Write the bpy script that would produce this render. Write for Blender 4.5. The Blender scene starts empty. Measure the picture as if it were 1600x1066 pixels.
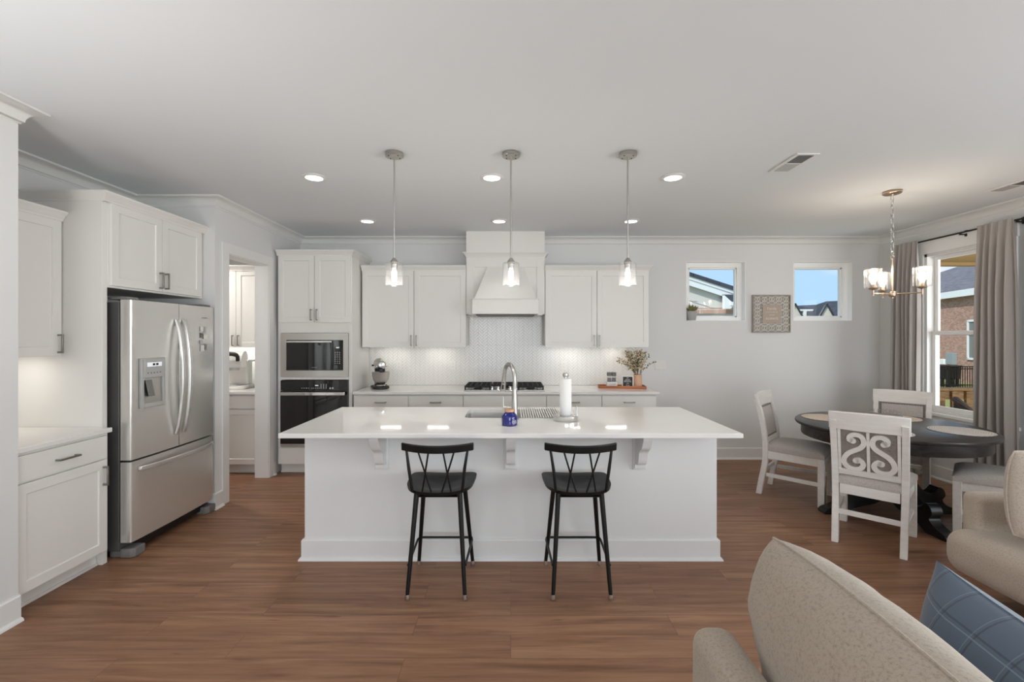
import bpy, bmesh, math, random
from mathutils import Vector, Matrix
random.seed(7)
PI = math.pi
scn = bpy.context.scene
COL = scn.collection

# ------------------------------------------------------------------ camera, sky, sun, exposure
cam_d = bpy.data.cameras.new('camera')
cam = bpy.data.objects.new('camera', cam_d)
COL.objects.link(cam)
cam.location = (0, 0, 1.517)
cam.rotation_euler = (PI / 2, 0, 0)
cam_d.sensor_width = 36.0
cam_d.lens = 36.0 * 711 / 1600
cam_d.shift_x = 2 / 1600
cam_d.shift_y = -7 / 1600
cam_d.clip_start = 0.05
scn.camera = cam

def lin(r, g, b):
    def c(x):
        x /= 255.0
        return x / 12.92 if x <= 0.04045 else ((x + 0.055) / 1.055) ** 2.4
    return (c(r), c(g), c(b), 1.0)

world = bpy.data.worlds.new('sky')
scn.world = world
world.use_nodes = True
wn, wl = world.node_tree.nodes, world.node_tree.links
wn.clear()
w_out = wn.new('ShaderNodeOutputWorld')
w_bg = wn.new('ShaderNodeBackground')
w_tc = wn.new('ShaderNodeTexCoord')
w_map = wn.new('ShaderNodeMapping')
w_map.inputs['Scale'].default_value = (1, 1, 2.6)
w_no = wn.new('ShaderNodeTexNoise')
w_no.inputs['Scale'].default_value = 5.0
w_no.inputs['Detail'].default_value = 6
w_ramp = wn.new('ShaderNodeValToRGB')
w_ramp.color_ramp.elements[0].position = 0.56
w_ramp.color_ramp.elements[0].color = lin(182, 220, 252)
w_ramp.color_ramp.elements[1].position = 0.72
w_ramp.color_ramp.elements[1].color = lin(236, 242, 250)
wl.new(w_tc.outputs['Generated'], w_map.inputs['Vector'])
wl.new(w_map.outputs['Vector'], w_no.inputs['Vector'])
wl.new(w_no.outputs['Fac'], w_ramp.inputs['Fac'])
wl.new(w_ramp.outputs['Color'], w_bg.inputs['Color'])
w_bg.inputs['Strength'].default_value = 1.0
wl.new(w_bg.outputs['Background'], w_out.inputs['Surface'])

sun_d = bpy.data.lights.new('sun', 'SUN')
sun_d.energy = 3.6
sun_d.angle = math.radians(1.0)
sun_d.color = (1, 0.96, 0.9)
sun = bpy.data.objects.new('sun', sun_d)
COL.objects.link(sun)
sun.rotation_euler = Vector((0.6, 0.45, -0.68)).to_track_quat('-Z', 'Y').to_euler()

def area(name, loc, direction, sx, sy, power, color=(1, 1, 1), shape='RECTANGLE', spread=PI):
    d = bpy.data.lights.new(name, 'AREA')
    d.shape = shape
    d.size = sx
    if shape in ('RECTANGLE', 'ELLIPSE'):
        d.size_y = sy
    d.energy = power
    d.color = color
    d.spread = spread
    o = bpy.data.objects.new(name, d)
    COL.objects.link(o)
    o.location = loc
    o.rotation_euler = Vector(direction).to_track_quat('-Z', 'Y').to_euler()
    return o

DAY = (0.93, 0.975, 1.0)
# daylight outside the windows of the living room behind and beside the camera
area('daylight', (4.95, 1.05, 1.45), (-1, 0, 0), 1.5, 1.9, 84, DAY)
area('daylight', (4.95, -0.95, 1.45), (-1, 0, 0), 1.5, 1.9, 84, DAY)
area('daylight', (4.95, -2.95, 1.45), (-1, 0, 0), 1.5, 1.9, 84, DAY)
area('daylight', (0.9, -4.95, 1.4), (0, 1, 0), 4.4, 2.2, 155, DAY)
# daylight outside the dining windows
area('daylight', (5.75, 3.15, 1.35), (-1, 0.45, -0.15), 1.7, 1.7, 66, DAY)
# upward fill lights added out of view to brighten the ceiling, no lamp objects
for lx, ly, lp in ((-1.6, -1.2, 12), (2.6, -1.6, 8), (-1.9, 0.7, 20)):
    area('fill_uplight', (lx, ly, 1.15), (0, 0, 1), 0.3, 0.3, lp, (1.0, 0.985, 0.95), 'DISK')

vs = scn.view_settings
scn.display_settings.display_device = 'sRGB'
vs.view_transform = 'Standard'
vs.look = 'None'
vs.gamma = 1.0
vs.use_curve_mapping = False
vs.exposure = 0.07
scn.cycles.use_denoising = True
scn.cycles.max_bounces = 10
scn.cycles.diffuse_bounces = 6
scn.cycles.glossy_bounces = 4
scn.cycles.transmission_bounces = 6
scn.cycles.transparent_max_bounces = 12
scn.cycles.sample_clamp_indirect = 6.0
scn.cycles.caustics_reflective = False
scn.cycles.caustics_refractive = False

# ------------------------------------------------------------------ materials
def new_mat(name):
    m = bpy.data.materials.new(name)
    m.use_nodes = True
    nt = m.node_tree
    b = nt.nodes.get('Principled BSDF')
    return m, nt.nodes, nt.links, b

def coords(n, l, scale=(1, 1, 1), rot=(0, 0, 0), kind='Object'):
    tc = n.new('ShaderNodeTexCoord')
    mp = n.new('ShaderNodeMapping')
    mp.inputs['Scale'].default_value = scale
    mp.inputs['Rotation'].default_value = rot
    l.new(tc.outputs[kind], mp.inputs['Vector'])
    return mp.outputs['Vector']

def simple(name, col, rough=0.5, metal=0.0, spec=0.5, bump=0.0, bscale=60.0, vary=0.0, coat=0.0, stretch=(1, 1, 1)):
    m, n, l, b = new_mat(name)
    b.inputs['Base Color'].default_value = col
    b.inputs['Roughness'].default_value = rough
    b.inputs['Metallic'].default_value = metal
    b.inputs['Specular IOR Level'].default_value = spec
    if coat:
        b.inputs['Coat Weight'].default_value = coat
        b.inputs['Coat Roughness'].default_value = 0.08
    v = coords(n, l, stretch)
    t = n.new('ShaderNodeTexNoise')
    t.inputs['Scale'].default_value = bscale
    t.inputs['Detail'].default_value = 4
    l.new(v, t.inputs['Vector'])
    if bump:
        bp = n.new('ShaderNodeBump')
        bp.inputs['Strength'].default_value = bump
        bp.inputs['Distance'].default_value = 0.004
        l.new(t.outputs['Fac'], bp.inputs['Height'])
        l.new(bp.outputs['Normal'], b.inputs['Normal'])
    if vary:
        mx = n.new('ShaderNodeMixRGB')
        mx.blend_type = 'MULTIPLY'
        mx.inputs['Fac'].default_value = 1
        mx.inputs['Color1'].default_value = col
        rp = n.new('ShaderNodeValToRGB')
        rp.color_ramp.elements[0].position = 0.3
        rp.color_ramp.elements[1].position = 0.7
        rp.color_ramp.elements[0].color = (1 - vary, 1 - vary, 1 - vary, 1)
        rp.color_ramp.elements[1].color = (1, 1, 1, 1)
        l.new(t.outputs['Fac'], rp.inputs['Fac'])
        l.new(rp.outputs['Color'], mx.inputs['Color2'])
        l.new(mx.outputs['Color'], b.inputs['Base Color'])
    return m

def emit(name, col, strength):
    m, n, l, b = new_mat(name)
    b.inputs['Base Color'].default_value = col
    b.inputs['Emission Color'].default_value = col
    b.inputs['Emission Strength'].default_value = strength
    return m

def glassy(name, tint=(1, 1, 1, 1), refl=0.06, rough=0.0, bump=0.0, glow=0.0):
    m, n, l, b = new_mat(name)
    n.remove(b)
    out = n.get('Material Output')
    tr = n.new('ShaderNodeBsdfTransparent')
    tr.inputs['Color'].default_value = tint
    gl = n.new('ShaderNodeBsdfGlossy')
    gl.inputs['Roughness'].default_value = rough
    lw = n.new('ShaderNodeFresnel')
    ge = n.new('ShaderNodeNewGeometry')
    io = n.new('ShaderNodeMath'); io.operation = 'MULTIPLY_ADD'
    io.inputs[1].default_value = 1 / 1.45 - 1.45; io.inputs[2].default_value = 1.45
    l.new(ge.outputs['Backfacing'], io.inputs[0])
    l.new(io.outputs[0], lw.inputs['IOR'])
    mr = n.new('ShaderNodeMath'); mr.operation = 'MULTIPLY_ADD'
    mr.inputs[1].default_value = refl * 10
    mr.inputs[2].default_value = 0.0
    mix = n.new('ShaderNodeMixShader')
    l.new(lw.outputs['Fac'], mr.inputs[0])
    l.new(mr.outputs[0], mix.inputs['Fac'])
    l.new(tr.outputs['BSDF'], mix.inputs[1])
    l.new(gl.outputs['BSDF'], mix.inputs[2])
    if glow:
        tl = n.new('ShaderNodeBsdfTranslucent'); tl.inputs['Color'].default_value = (0.9, 0.9, 0.9, 1)
        m2 = n.new('ShaderNodeMixShader'); m2.inputs['Fac'].default_value = glow
        l.new(mix.outputs['Shader'], m2.inputs[1]); l.new(tl.outputs['BSDF'], m2.inputs[2])
        l.new(m2.outputs['Shader'], out.inputs['Surface'])
    else:
        l.new(mix.outputs['Shader'], out.inputs['Surface'])
    if bump:
        v = coords(n, l)
        t = n.new('ShaderNodeTexNoise')
        t.inputs['Scale'].default_value = 70
        l.new(v, t.inputs['Vector'])
        bp = n.new('ShaderNodeBump')
        bp.inputs['Strength'].default_value = bump
        l.new(t.outputs['Fac'], bp.inputs['Height'])
        l.new(bp.outputs['Normal'], gl.inputs['Normal'])
        l.new(bp.outputs['Normal'], lw.inputs['Normal'])
    return m

def floor_mat():
    m, n, l, b = new_mat('oak_plank_floor')
    v = coords(n, l)
    br = n.new('ShaderNodeTexBrick')
    br.offset = 0.37
    br.inputs['Color1'].default_value = (0.2, 0.2, 0.2, 1)
    br.inputs['Color2'].default_value = (0.8, 0.8, 0.8, 1)
    br.inputs['Mortar'].default_value = (0, 0, 0, 1)
    br.inputs['Scale'].default_value = 1
    br.inputs['Mortar Size'].default_value = 0.0012
    br.inputs['Bias'].default_value = 0
    br.inputs['Brick Width'].default_value = 1.35
    br.inputs['Row Height'].default_value = 0.165
    l.new(v, br.inputs['Vector'])
    # grain stretched along the plank, shifted per plank
    sep = n.new('ShaderNodeVectorMath'); sep.operation = 'MULTIPLY_ADD'
    sep.inputs[1].default_value = (3.0, 3.0, 3.0)
    l.new(br.outputs['Color'], sep.inputs[0])
    l.new(v, sep.inputs[2])
    mp = n.new('ShaderNodeMapping'); mp.inputs['Scale'].default_value = (0.7, 11, 1)
    l.new(sep.outputs[0], mp.inputs['Vector'])
    g1 = n.new('ShaderNodeTexNoise'); g1.inputs['Scale'].default_value = 2.0; g1.inputs['Detail'].default_value = 7; g1.inputs['Roughness'].default_value = 0.62; g1.inputs['Distortion'].default_value = 0.6
    l.new(mp.outputs['Vector'], g1.inputs['Vector'])
    r1 = n.new('ShaderNodeValToRGB')
    e = r1.color_ramp.elements
    e[0].position = 0.26; e[0].color = lin(102, 71, 51)
    e[1].position = 0.78; e[1].color = lin(168, 130, 100)
    k = r1.color_ramp.elements.new(0.5); k.color = lin(140, 102, 77)
    l.new(g1.outputs['Fac'], r1.inputs['Fac'])
    # per plank tone
    hs = n.new('ShaderNodeMixRGB'); hs.blend_type = 'MULTIPLY'; hs.inputs['Fac'].default_value = 1
    r2 = n.new('ShaderNodeValToRGB')
    r2.color_ramp.elements[0].color = (0.90, 0.895, 0.89, 1)
    r2.color_ramp.elements[1].color = (1.06, 1.06, 1.06, 1)
    l.new(br.outputs['Color'], r2.inputs['Fac'])
    l.new(r1.outputs['Color'], hs.inputs['Color1'])
    l.new(r2.outputs['Color'], hs.inputs['Color2'])
    # sparse dark knots and streaks
    mp2 = n.new('ShaderNodeMapping'); mp2.inputs['Scale'].default_value = (1.5, 12, 1)
    l.new(sep.outputs[0], mp2.inputs['Vector'])
    g2 = n.new('ShaderNodeTexNoise'); g2.inputs['Scale'].default_value = 1.6; g2.inputs['Detail'].default_value = 3; g2.inputs['Distortion'].default_value = 1.4
    l.new(mp2.outputs['Vector'], g2.inputs['Vector'])
    r3 = n.new('ShaderNodeValToRGB')
    r3.color_ramp.elements[0].position = 0.68; r3.color_ramp.elements[0].color = (0, 0, 0, 1)
    r3.color_ramp.elements[1].position = 0.78; r3.color_ramp.elements[1].color = (1, 1, 1, 1)
    l.new(g2.outputs['Fac'], r3.inputs['Fac'])
    kn = n.new('ShaderNodeMixRGB'); kn.inputs['Color2'].default_value = lin(74, 47, 37)
    fk = n.new('ShaderNodeMath'); fk.operation = 'MULTIPLY'; fk.inputs[1].default_value = 0.55
    l.new(r3.outputs['Color'], fk.inputs[0])
    l.new(fk.outputs[0], kn.inputs['Fac'])
    l.new(hs.outputs['Color'], kn.inputs['Color1'])
    # joints
    jn = n.new('ShaderNodeMixRGB'); jn.inputs['Color2'].default_value = lin(80, 54, 43)
    fj = n.new('ShaderNodeMath'); fj.operation = 'MULTIPLY'; fj.inputs[1].default_value = 0.55
    l.new(br.outputs['Fac'], fj.inputs[0])
    l.new(fj.outputs[0], jn.inputs['Fac'])
    l.new(kn.outputs['Color'], jn.inputs['Color1'])
    l.new(jn.outputs['Color'], b.inputs['Base Color'])
    b.inputs['Roughness'].default_value = 0.42
    b.inputs['Specular IOR Level'].default_value = 0.35
    bp = n.new('ShaderNodeBump'); bp.inputs['Strength'].default_value = 0.12; bp.inputs['Distance'].default_value = 0.003
    l.new(g1.outputs['Fac'], bp.inputs['Height'])
    l.new(bp.outputs['Normal'], b.inputs['Normal'])
    return m

def steel_mat(name, col, rough=0.3, along=(1, 1, 60), metal=1.0):
    m, n, l, b = new_mat(name)
    b.inputs['Base Color'].default_value = col
    b.inputs['Metallic'].default_value = metal
    v = coords(n, l, along)
    t = n.new('ShaderNodeTexNoise'); t.inputs['Scale'].default_value = 6; t.inputs['Detail'].default_value = 3
    l.new(v, t.inputs['Vector'])
    mr = n.new('ShaderNodeMapRange')
    mr.inputs['To Min'].default_value = rough - 0.012
    mr.inputs['To Max'].default_value = rough + 0.015
    l.new(t.outputs['Fac'], mr.inputs['Value'])
    l.new(mr.outputs['Result'], b.inputs['Roughness'])
    return m

def linen_mat(name, c1, c2, scale=220.0, bump=0.25):
    m, n, l, b = new_mat(name)
    v = coords(n, l)
    t = n.new('ShaderNodeTexNoise'); t.inputs['Scale'].default_value = scale; t.inputs['Detail'].default_value = 3
    l.new(v, t.inputs['Vector'])
    t2 = n.new('ShaderNodeTexNoise'); t2.inputs['Scale'].default_value = scale * 0.28; t2.inputs['Detail'].default_value = 2
    l.new(v, t2.inputs['Vector'])
    ad = n.new('ShaderNodeMath'); ad.operation = 'ADD'
    l.new(t.outputs['Fac'], ad.inputs[0]); l.new(t2.outputs['Fac'], ad.inputs[1])
    rp = n.new('ShaderNodeValToRGB')
    rp.color_ramp.elements[0].position = 0.72; rp.color_ramp.elements[0].color = c1
    rp.color_ramp.elements[1].position = 1.25 / 1.25; rp.color_ramp.elements[1].color = c2
    l.new(ad.outputs[0], rp.inputs['Fac'])
    l.new(rp.outputs['Color'], b.inputs['Base Color'])
    b.inputs['Roughness'].default_value = 0.92
    b.inputs['Specular IOR Level'].default_value = 0.15
    b.inputs['Sheen Weight'].default_value = 0.25
    bp = n.new('ShaderNodeBump'); bp.inputs['Strength'].default_value = bump; bp.inputs['Distance'].default_value = 0.002
    l.new(t.outputs['Fac'], bp.inputs['Height'])
    l.new(bp.outputs['Normal'], b.inputs['Normal'])
    return m

def plaid_mat():
    m, n, l, b = new_mat('blue_plaid_fabric')
    tc = n.new('ShaderNodeTexCoord')
    sp = n.new('ShaderNodeSeparateXYZ')
    l.new(tc.outputs['Object'], sp.inputs[0])
    def lines(sock, pitch, off, width):
        a = n.new('ShaderNodeMath'); a.operation = 'ADD'; a.inputs[1].default_value = 10 + off
        l.new(sock, a.inputs[0])
        d = n.new('ShaderNodeMath'); d.operation = 'DIVIDE'; d.inputs[1].default_value = pitch
        l.new(a.outputs[0], d.inputs[0])
        f = n.new('ShaderNodeMath'); f.operation = 'FRACT'
        l.new(d.outputs[0], f.inputs[0])
        g = n.new('ShaderNodeMath'); g.operation = 'LESS_THAN'; g.inputs[1].default_value = width / pitch
        l.new(f.outputs[0], g.inputs[0])
        return g.outputs[0]
    def mx(fac, c1, c2, k):
        q = n.new('ShaderNodeMath'); q.operation = 'MULTIPLY'; q.inputs[1].default_value = k
        l.new(fac, q.inputs[0])
        x = n.new('ShaderNodeMixRGB'); x.inputs['Color2'].default_value = c2
        l.new(q.outputs[0], x.inputs['Fac'])
        if isinstance(c1, tuple):
            x.inputs['Color1'].default_value = c1
        else:
            l.new(c1, x.inputs['Color1'])
        return x.outputs['Color']
    base = lin(84, 99, 116)
    c = mx(lines(sp.outputs['X'], 0.085, 0.0, 0.004), base, lin(52, 60, 70), 0.55)
    c = mx(lines(sp.outputs['Z'], 0.105, 0.0, 0.004), c, lin(52, 60, 70), 0.55)
    c = mx(lines(sp.outputs['Z'], 0.105, 0.009, 0.003), c, lin(130, 146, 160), 0.6)
    c = mx(lines(sp.outputs['X'], 0.085, 0.008, 0.0022), c, lin(125, 141, 155), 0.5)
    l.new(c, b.inputs['Base Color'])
    b.inputs['Roughness'].default_value = 0.85
    b.inputs['Sheen Weight'].default_value = 0.3
    t = n.new('ShaderNodeTexNoise'); t.inputs['Scale'].default_value = 300
    l.new(tc.outputs['Object'], t.inputs['Vector'])
    bp = n.new('ShaderNodeBump'); bp.inputs['Strength'].default_value = 0.2; bp.inputs['Distance'].default_value = 0.002
    l.new(t.outputs['Fac'], bp.inputs['Height'])
    l.new(bp.outputs['Normal'], b.inputs['Normal'])
    return m

def brick_mat(name, c1, c2, mortar, bw=0.21, rh=0.075, rot=(0, 0, 0)):
    m, n, l, b = new_mat(name)
    tc = n.new('ShaderNodeTexCoord')
    sp = n.new('ShaderNodeSeparateXYZ'); l.new(tc.outputs['Object'], sp.inputs[0])
    cb = n.new('ShaderNodeCombineXYZ')
    l.new(sp.outputs['X'], cb.inputs['X']); l.new(sp.outputs['Z'], cb.inputs['Y'])
    br = n.new('ShaderNodeTexBrick')
    br.inputs['Color1'].default_value = c1
    br.inputs['Color2'].default_value = c2
    br.inputs['Mortar'].default_value = mortar
    br.inputs['Scale'].default_value = 1
    br.inputs['Mortar Size'].default_value = 0.009
    br.inputs['Brick Width'].default_value = bw
    br.inputs['Row Height'].default_value = rh
    l.new(cb.outputs[0], br.inputs['Vector'])
    l.new(br.outputs['Color'], b.inputs['Base Color'])
    b.inputs['Roughness'].default_value = 0.9
    return m

def weave_mat(name, c1, c2):
    m, n, l, b = new_mat(name)
    v = coords(n, l)
    w = n.new('ShaderNodeTexWave'); w.wave_type = 'RINGS'; w.rings_direction = 'Z'
    w.inputs['Scale'].default_value = 22; w.inputs['Distortion'].default_value = 1.0
    l.new(v, w.inputs['Vector'])
    rp = n.new('ShaderNodeValToRGB')
    rp.color_ramp.elements[0].color = c1; rp.color_ramp.elements[1].color = c2
    l.new(w.outputs['Fac'], rp.inputs['Fac'])
    l.new(rp.outputs['Color'], b.inputs['Base Color'])
    b.inputs['Roughness'].default_value = 0.95
    bp = n.new('ShaderNodeBump'); bp.inputs['Strength'].default_value = 0.6; bp.inputs['Distance'].default_value = 0.004
    l.new(w.outputs['Fac'], bp.inputs['Height'])
    l.new(bp.outputs['Normal'], b.inputs['Normal'])
    return m

def wood_mat(name, c1, c2, rough=0.45, scale=(2, 14, 14)):
    m, n, l, b = new_mat(name)
    v = coords(n, l, scale)
    t = n.new('ShaderNodeTexNoise'); t.inputs['Scale'].default_value = 3; t.inputs['Detail'].default_value = 6; t.inputs['Distortion'].default_value = 0.7
    l.new(v, t.inputs['Vector'])
    rp = n.new('ShaderNodeValToRGB')
    rp.color_ramp.elements[0].position = 0.32; rp.color_ramp.elements[0].color = c1
    rp.color_ramp.elements[1].position = 0.70; rp.color_ramp.elements[1].color = c2
    l.new(t.outputs['Fac'], rp.inputs['Fac'])
    l.new(rp.outputs['Color'], b.inputs['Base Color'])
    b.inputs['Roughness'].default_value = rough
    bp = n.new('ShaderNodeBump'); bp.inputs['Strength'].default_value = 0.15; bp.inputs['Distance'].default_value = 0.002
    l.new(t.outputs['Fac'], bp.inputs['Height'])
    l.new(bp.outputs['Normal'], b.inputs['Normal'])
    return m

def shingle_mat(name, c1, c2):
    m, n, l, b = new_mat(name)
    v = coords(n, l)
    br = n.new('ShaderNodeTexBrick')
    br.inputs['Color1'].default_value = c1; br.inputs['Color2'].default_value = c2
    br.inputs['Mortar'].default_value = tuple(x * 0.6 for x in c1[:3]) + (1,)
    br.inputs['Scale'].default_value = 1
    br.inputs['Mortar Size'].default_value = 0.01
    br.inputs['Brick Width'].default_value = 0.3
    br.inputs['Row Height'].default_value = 0.16
    l.new(v, br.inputs['Vector'])
    l.new(br.outputs['Color'], b.inputs['Base Color'])
    b.inputs['Roughness'].default_value = 0.9
    return m

M = {}
M['wall'] = simple('light_grey_wall_paint', lin(220, 220, 219), 0.75, spec=0.2, bump=0.03, bscale=180)
M['ceiling'] = simple('matt_ceiling_paint', lin(226, 230, 233), 0.9, spec=0.1, bump=0.03, bscale=140)
M['window_daylit'] = simple('daylit_window_paint', lin(247, 247, 246), 0.45, spec=0.3)  # extra white: daylight on frames and returns put into the paint
M['crown'] = simple('soft_white_crown_paint', lin(221, 221, 219), 0.6, spec=0.25)
M['trim'] = simple('white_trim_paint', lin(228, 227, 225), 0.45, spec=0.4)
M['cab'] = simple('white_cabinet_paint', lin(226, 224, 220), 0.42, spec=0.4)
M['island'] = simple('white_island_paint', lin(224, 225, 225), 0.5, spec=0.35)
M['quartz'] = simple('white_quartz', lin(230, 228, 225), 0.06, spec=0.5, vary=0.03, bscale=5)
M['tile'] = simple('glazed_white_tile', lin(228, 226, 222), 0.16, spec=0.5)
M['grout'] = simple('pale_grout', lin(188, 186, 182), 0.9)
M['floor'] = floor_mat()
M['steel'] = simple('brushed_stainless_steel', lin(222, 220, 215), 0.27, metal=0.70)
M['handle_steel'] = simple('satin_steel_handle', lin(222, 221, 218), 0.28, metal=0.8)
M['steel_h'] = steel_mat('brushed_stainless_horizontal', lin(196, 193, 188), 0.34, (1, 1, 60))
M['dark_steel'] = simple('dark_grey_appliance_side', lin(98, 97, 95), 0.5, metal=0.3)
M['nickel'] = simple('brushed_nickel', lin(188, 185, 180), 0.32, metal=1.0)
M['pull'] = simple('satin_nickel_pull', lin(156, 153, 148), 0.38, metal=1.0)
M['chrome'] = simple('polished_chrome', lin(214, 214, 213), 0.08, metal=1.0)
M['warm_nickel'] = simple('warm_brushed_nickel', lin(190, 170, 150), 0.28, metal=1.0)
M['black_glass'] = simple('black_oven_glass', lin(26, 26, 26), 0.05, spec=0.6)
M['black_paint'] = simple('black_powder_coat', lin(11, 11, 11), 0.42, spec=0.35)
M['black_matte'] = simple('black_cast_iron', lin(34, 34, 34), 0.6)
M['black_plastic'] = simple('black_plastic', lin(22, 22, 23), 0.4)
M['grey_plastic'] = simple('grey_plastic', lin(176, 176, 174), 0.35)
M['mid_plastic'] = simple('grey_hinge_plastic', lin(118, 117, 115), 0.5)
M['white_plastic'] = simple('white_plastic', lin(226, 224, 220), 0.35)
M['outlet'] = simple('white_outlet_plastic', lin(222, 220, 215), 0.4)
M['print'] = simple('light_print', lin(205, 205, 203), 0.6)
M['dark_print'] = simple('dark_print', lin(52, 50, 48), 0.7)
M['glass'] = glassy('window_glass', (1, 1, 1, 1), 0.012)
M['shade'] = glassy('seeded_shade_glass', (1, 1, 1, 1), 0.10, 0.02, bump=0.12, glow=0.018)
M['jar_glass'] = glassy('clear_jar_glass', (0.93, 0.94, 0.94, 1), 0.08)
M['bulb'] = emit('glowing_bulb', (1.0, 0.86, 0.68, 1), 14.0)
M['bulb_white'] = emit('glowing_white_bulb', (1.0, 0.93, 0.84, 1), 12.0)
M['lens'] = emit('glowing_downlight_lens', (1.0, 0.97, 0.93, 1), 4.0)
M['led'] = emit('lit_led', (1.0, 0.96, 0.90, 1), 7.0)
M['display'] = emit('lit_display', (0.75, 0.8, 0.85, 1), 0.35)
M['linen'] = linen_mat('shaded_oatmeal_linen', lin(146, 134, 120), lin(172, 160, 145), 520)  # darker copy of the linen, shade on the near sofa put into the colour
M['linen_lit'] = linen_mat('lit_oatmeal_linen', lin(162, 150, 136), lin(188, 176, 160), 520)  # lighter copy of the same linen, light on the right sofa painted in
M['linen_daylit'] = linen_mat('daylit_oatmeal_linen', lin(174, 162, 147), lin(206, 195, 181), 520)  # palest copy, daylight on the right cushion put into the colour
M['seat_fabric'] = linen_mat('grey_seat_fabric', lin(164, 156, 150), lin(188, 181, 175), 420, 0.15)
M['back_fabric'] = linen_mat('taupe_chair_back_fabric', lin(118, 110, 104), lin(140, 132, 125), 300, 0.15)
M['curtain'] = simple('taupe_grey_curtain', lin(170, 164, 160), 0.9, spec=0.1, bump=0.1, bscale=300)
M['plaid'] = plaid_mat()
M['white_wood'] = wood_mat('whitewashed_wood', lin(224, 219, 214), lin(234, 230, 226), 0.5)
M['dark_wood'] = wood_mat('espresso_table_wood', lin(34, 31, 31), lin(62, 57, 55), 0.33)
M['black_wood'] = wood_mat('black_pedestal_wood', lin(17, 17, 18), lin(33, 32, 33), 0.3)
M['mat'] = weave_mat('woven_jute', lin(206, 186, 166), lin(240, 226, 211))
M['mat_grey'] = weave_mat('woven_grey_jute', lin(194, 186, 179), lin(236, 230, 224))
M['tray'] = wood_mat('red_brown_tray_wood', lin(150, 84, 46), lin(190, 118, 72), 0.5)
M['terracotta'] = simple('pale_terracotta', lin(220, 178, 148), 0.8, bump=0.1, vary=0.12, bscale=16)
M['leaf'] = simple('olive_leaf', lin(150, 148, 92), 0.6, vary=0.35, bscale=20)
M['leaf_dark'] = simple('dark_green_leaf', lin(98, 112, 88), 0.6, vary=0.3, bscale=20)
M['blossom'] = simple('pale_peach_blossom', lin(246, 226, 204), 0.8)
M['stem'] = simple('brown_stem', lin(104, 76, 50), 0.8)
M['soil'] = simple('dark_soil', lin(58, 42, 32), 0.95, bump=0.5)
M['blue_glaze'] = simple('cobalt_blue_glaze', lin(8, 18, 112), 0.08, coat=0.6)
M['copper'] = simple('copper_lid', lin(206, 160, 128), 0.35, metal=0.5)
M['paper'] = simple('paper_towel', lin(236, 235, 233), 0.95, bump=0.25, bscale=120)
M['art_board'] = simple('taupe_sign_board', lin(176, 160, 146), 0.8)
M['art_back'] = simple('grey_sign_back', lin(176, 174, 169), 0.8)
M['art_lattice'] = simple('cream_lattice', lin(222, 216, 206), 0.7)
M['art_frame'] = simple('grey_wood_sign_frame', lin(168, 160, 150), 0.8, vary=0.15, bscale=30)
M['word_wood'] = simple('grey_word_block', lin(160, 152, 146), 0.8)
M['siding'] = simple('white_house_siding', lin(206, 204, 196), 0.8)
M['fascia'] = simple('white_fascia', lin(226, 230, 230), 0.6)
M['soffit'] = simple('soffit', lin(190, 186, 178), 0.8)
M['brick'] = brick_mat('brown_brick', lin(142, 100, 84), lin(180, 140, 122), lin(180, 164, 152))
M['brick_pale'] = brick_mat('pale_tan_brick', lin(158, 116, 98), lin(206, 176, 156), lin(214, 204, 194), 0.4, 0.15)
M['shingle'] = shingle_mat('grey_shingle', lin(92, 90, 98), lin(122, 118, 124))
M['shingle_dark'] = shingle_mat('charcoal_shingle', lin(50, 54, 63), lin(70, 74, 84))
M['grass'] = simple('lawn_grass', lin(146, 146, 84), 0.95, vary=0.35, bscale=7, bump=0.4)
M['deck'] = wood_mat('treated_deck_wood', lin(112, 84, 52), lin(158, 124, 82), 0.8)
M['porch'] = simple('tan_porch_ceiling', lin(186, 154, 108), 0.8, vary=0.1, bscale=3)
M['wicker'] = weave_mat('dark_brown_wicker', lin(46, 38, 34), lin(84, 72, 66))
M['fence'] = simple('black_iron', lin(22, 22, 22), 0.5)
M['utility'] = simple('utility_box_grey', lin(140, 152, 156), 0.6)
M['house_pane'] = simple('dark_house_pane', lin(120, 124, 122), 0.2)
M['vent_gap'] = simple('dark_duct', lin(96, 96, 95), 0.8)
M['sink'] = simple('sink_steel', lin(196, 195, 192), 0.3, metal=0.6)

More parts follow.
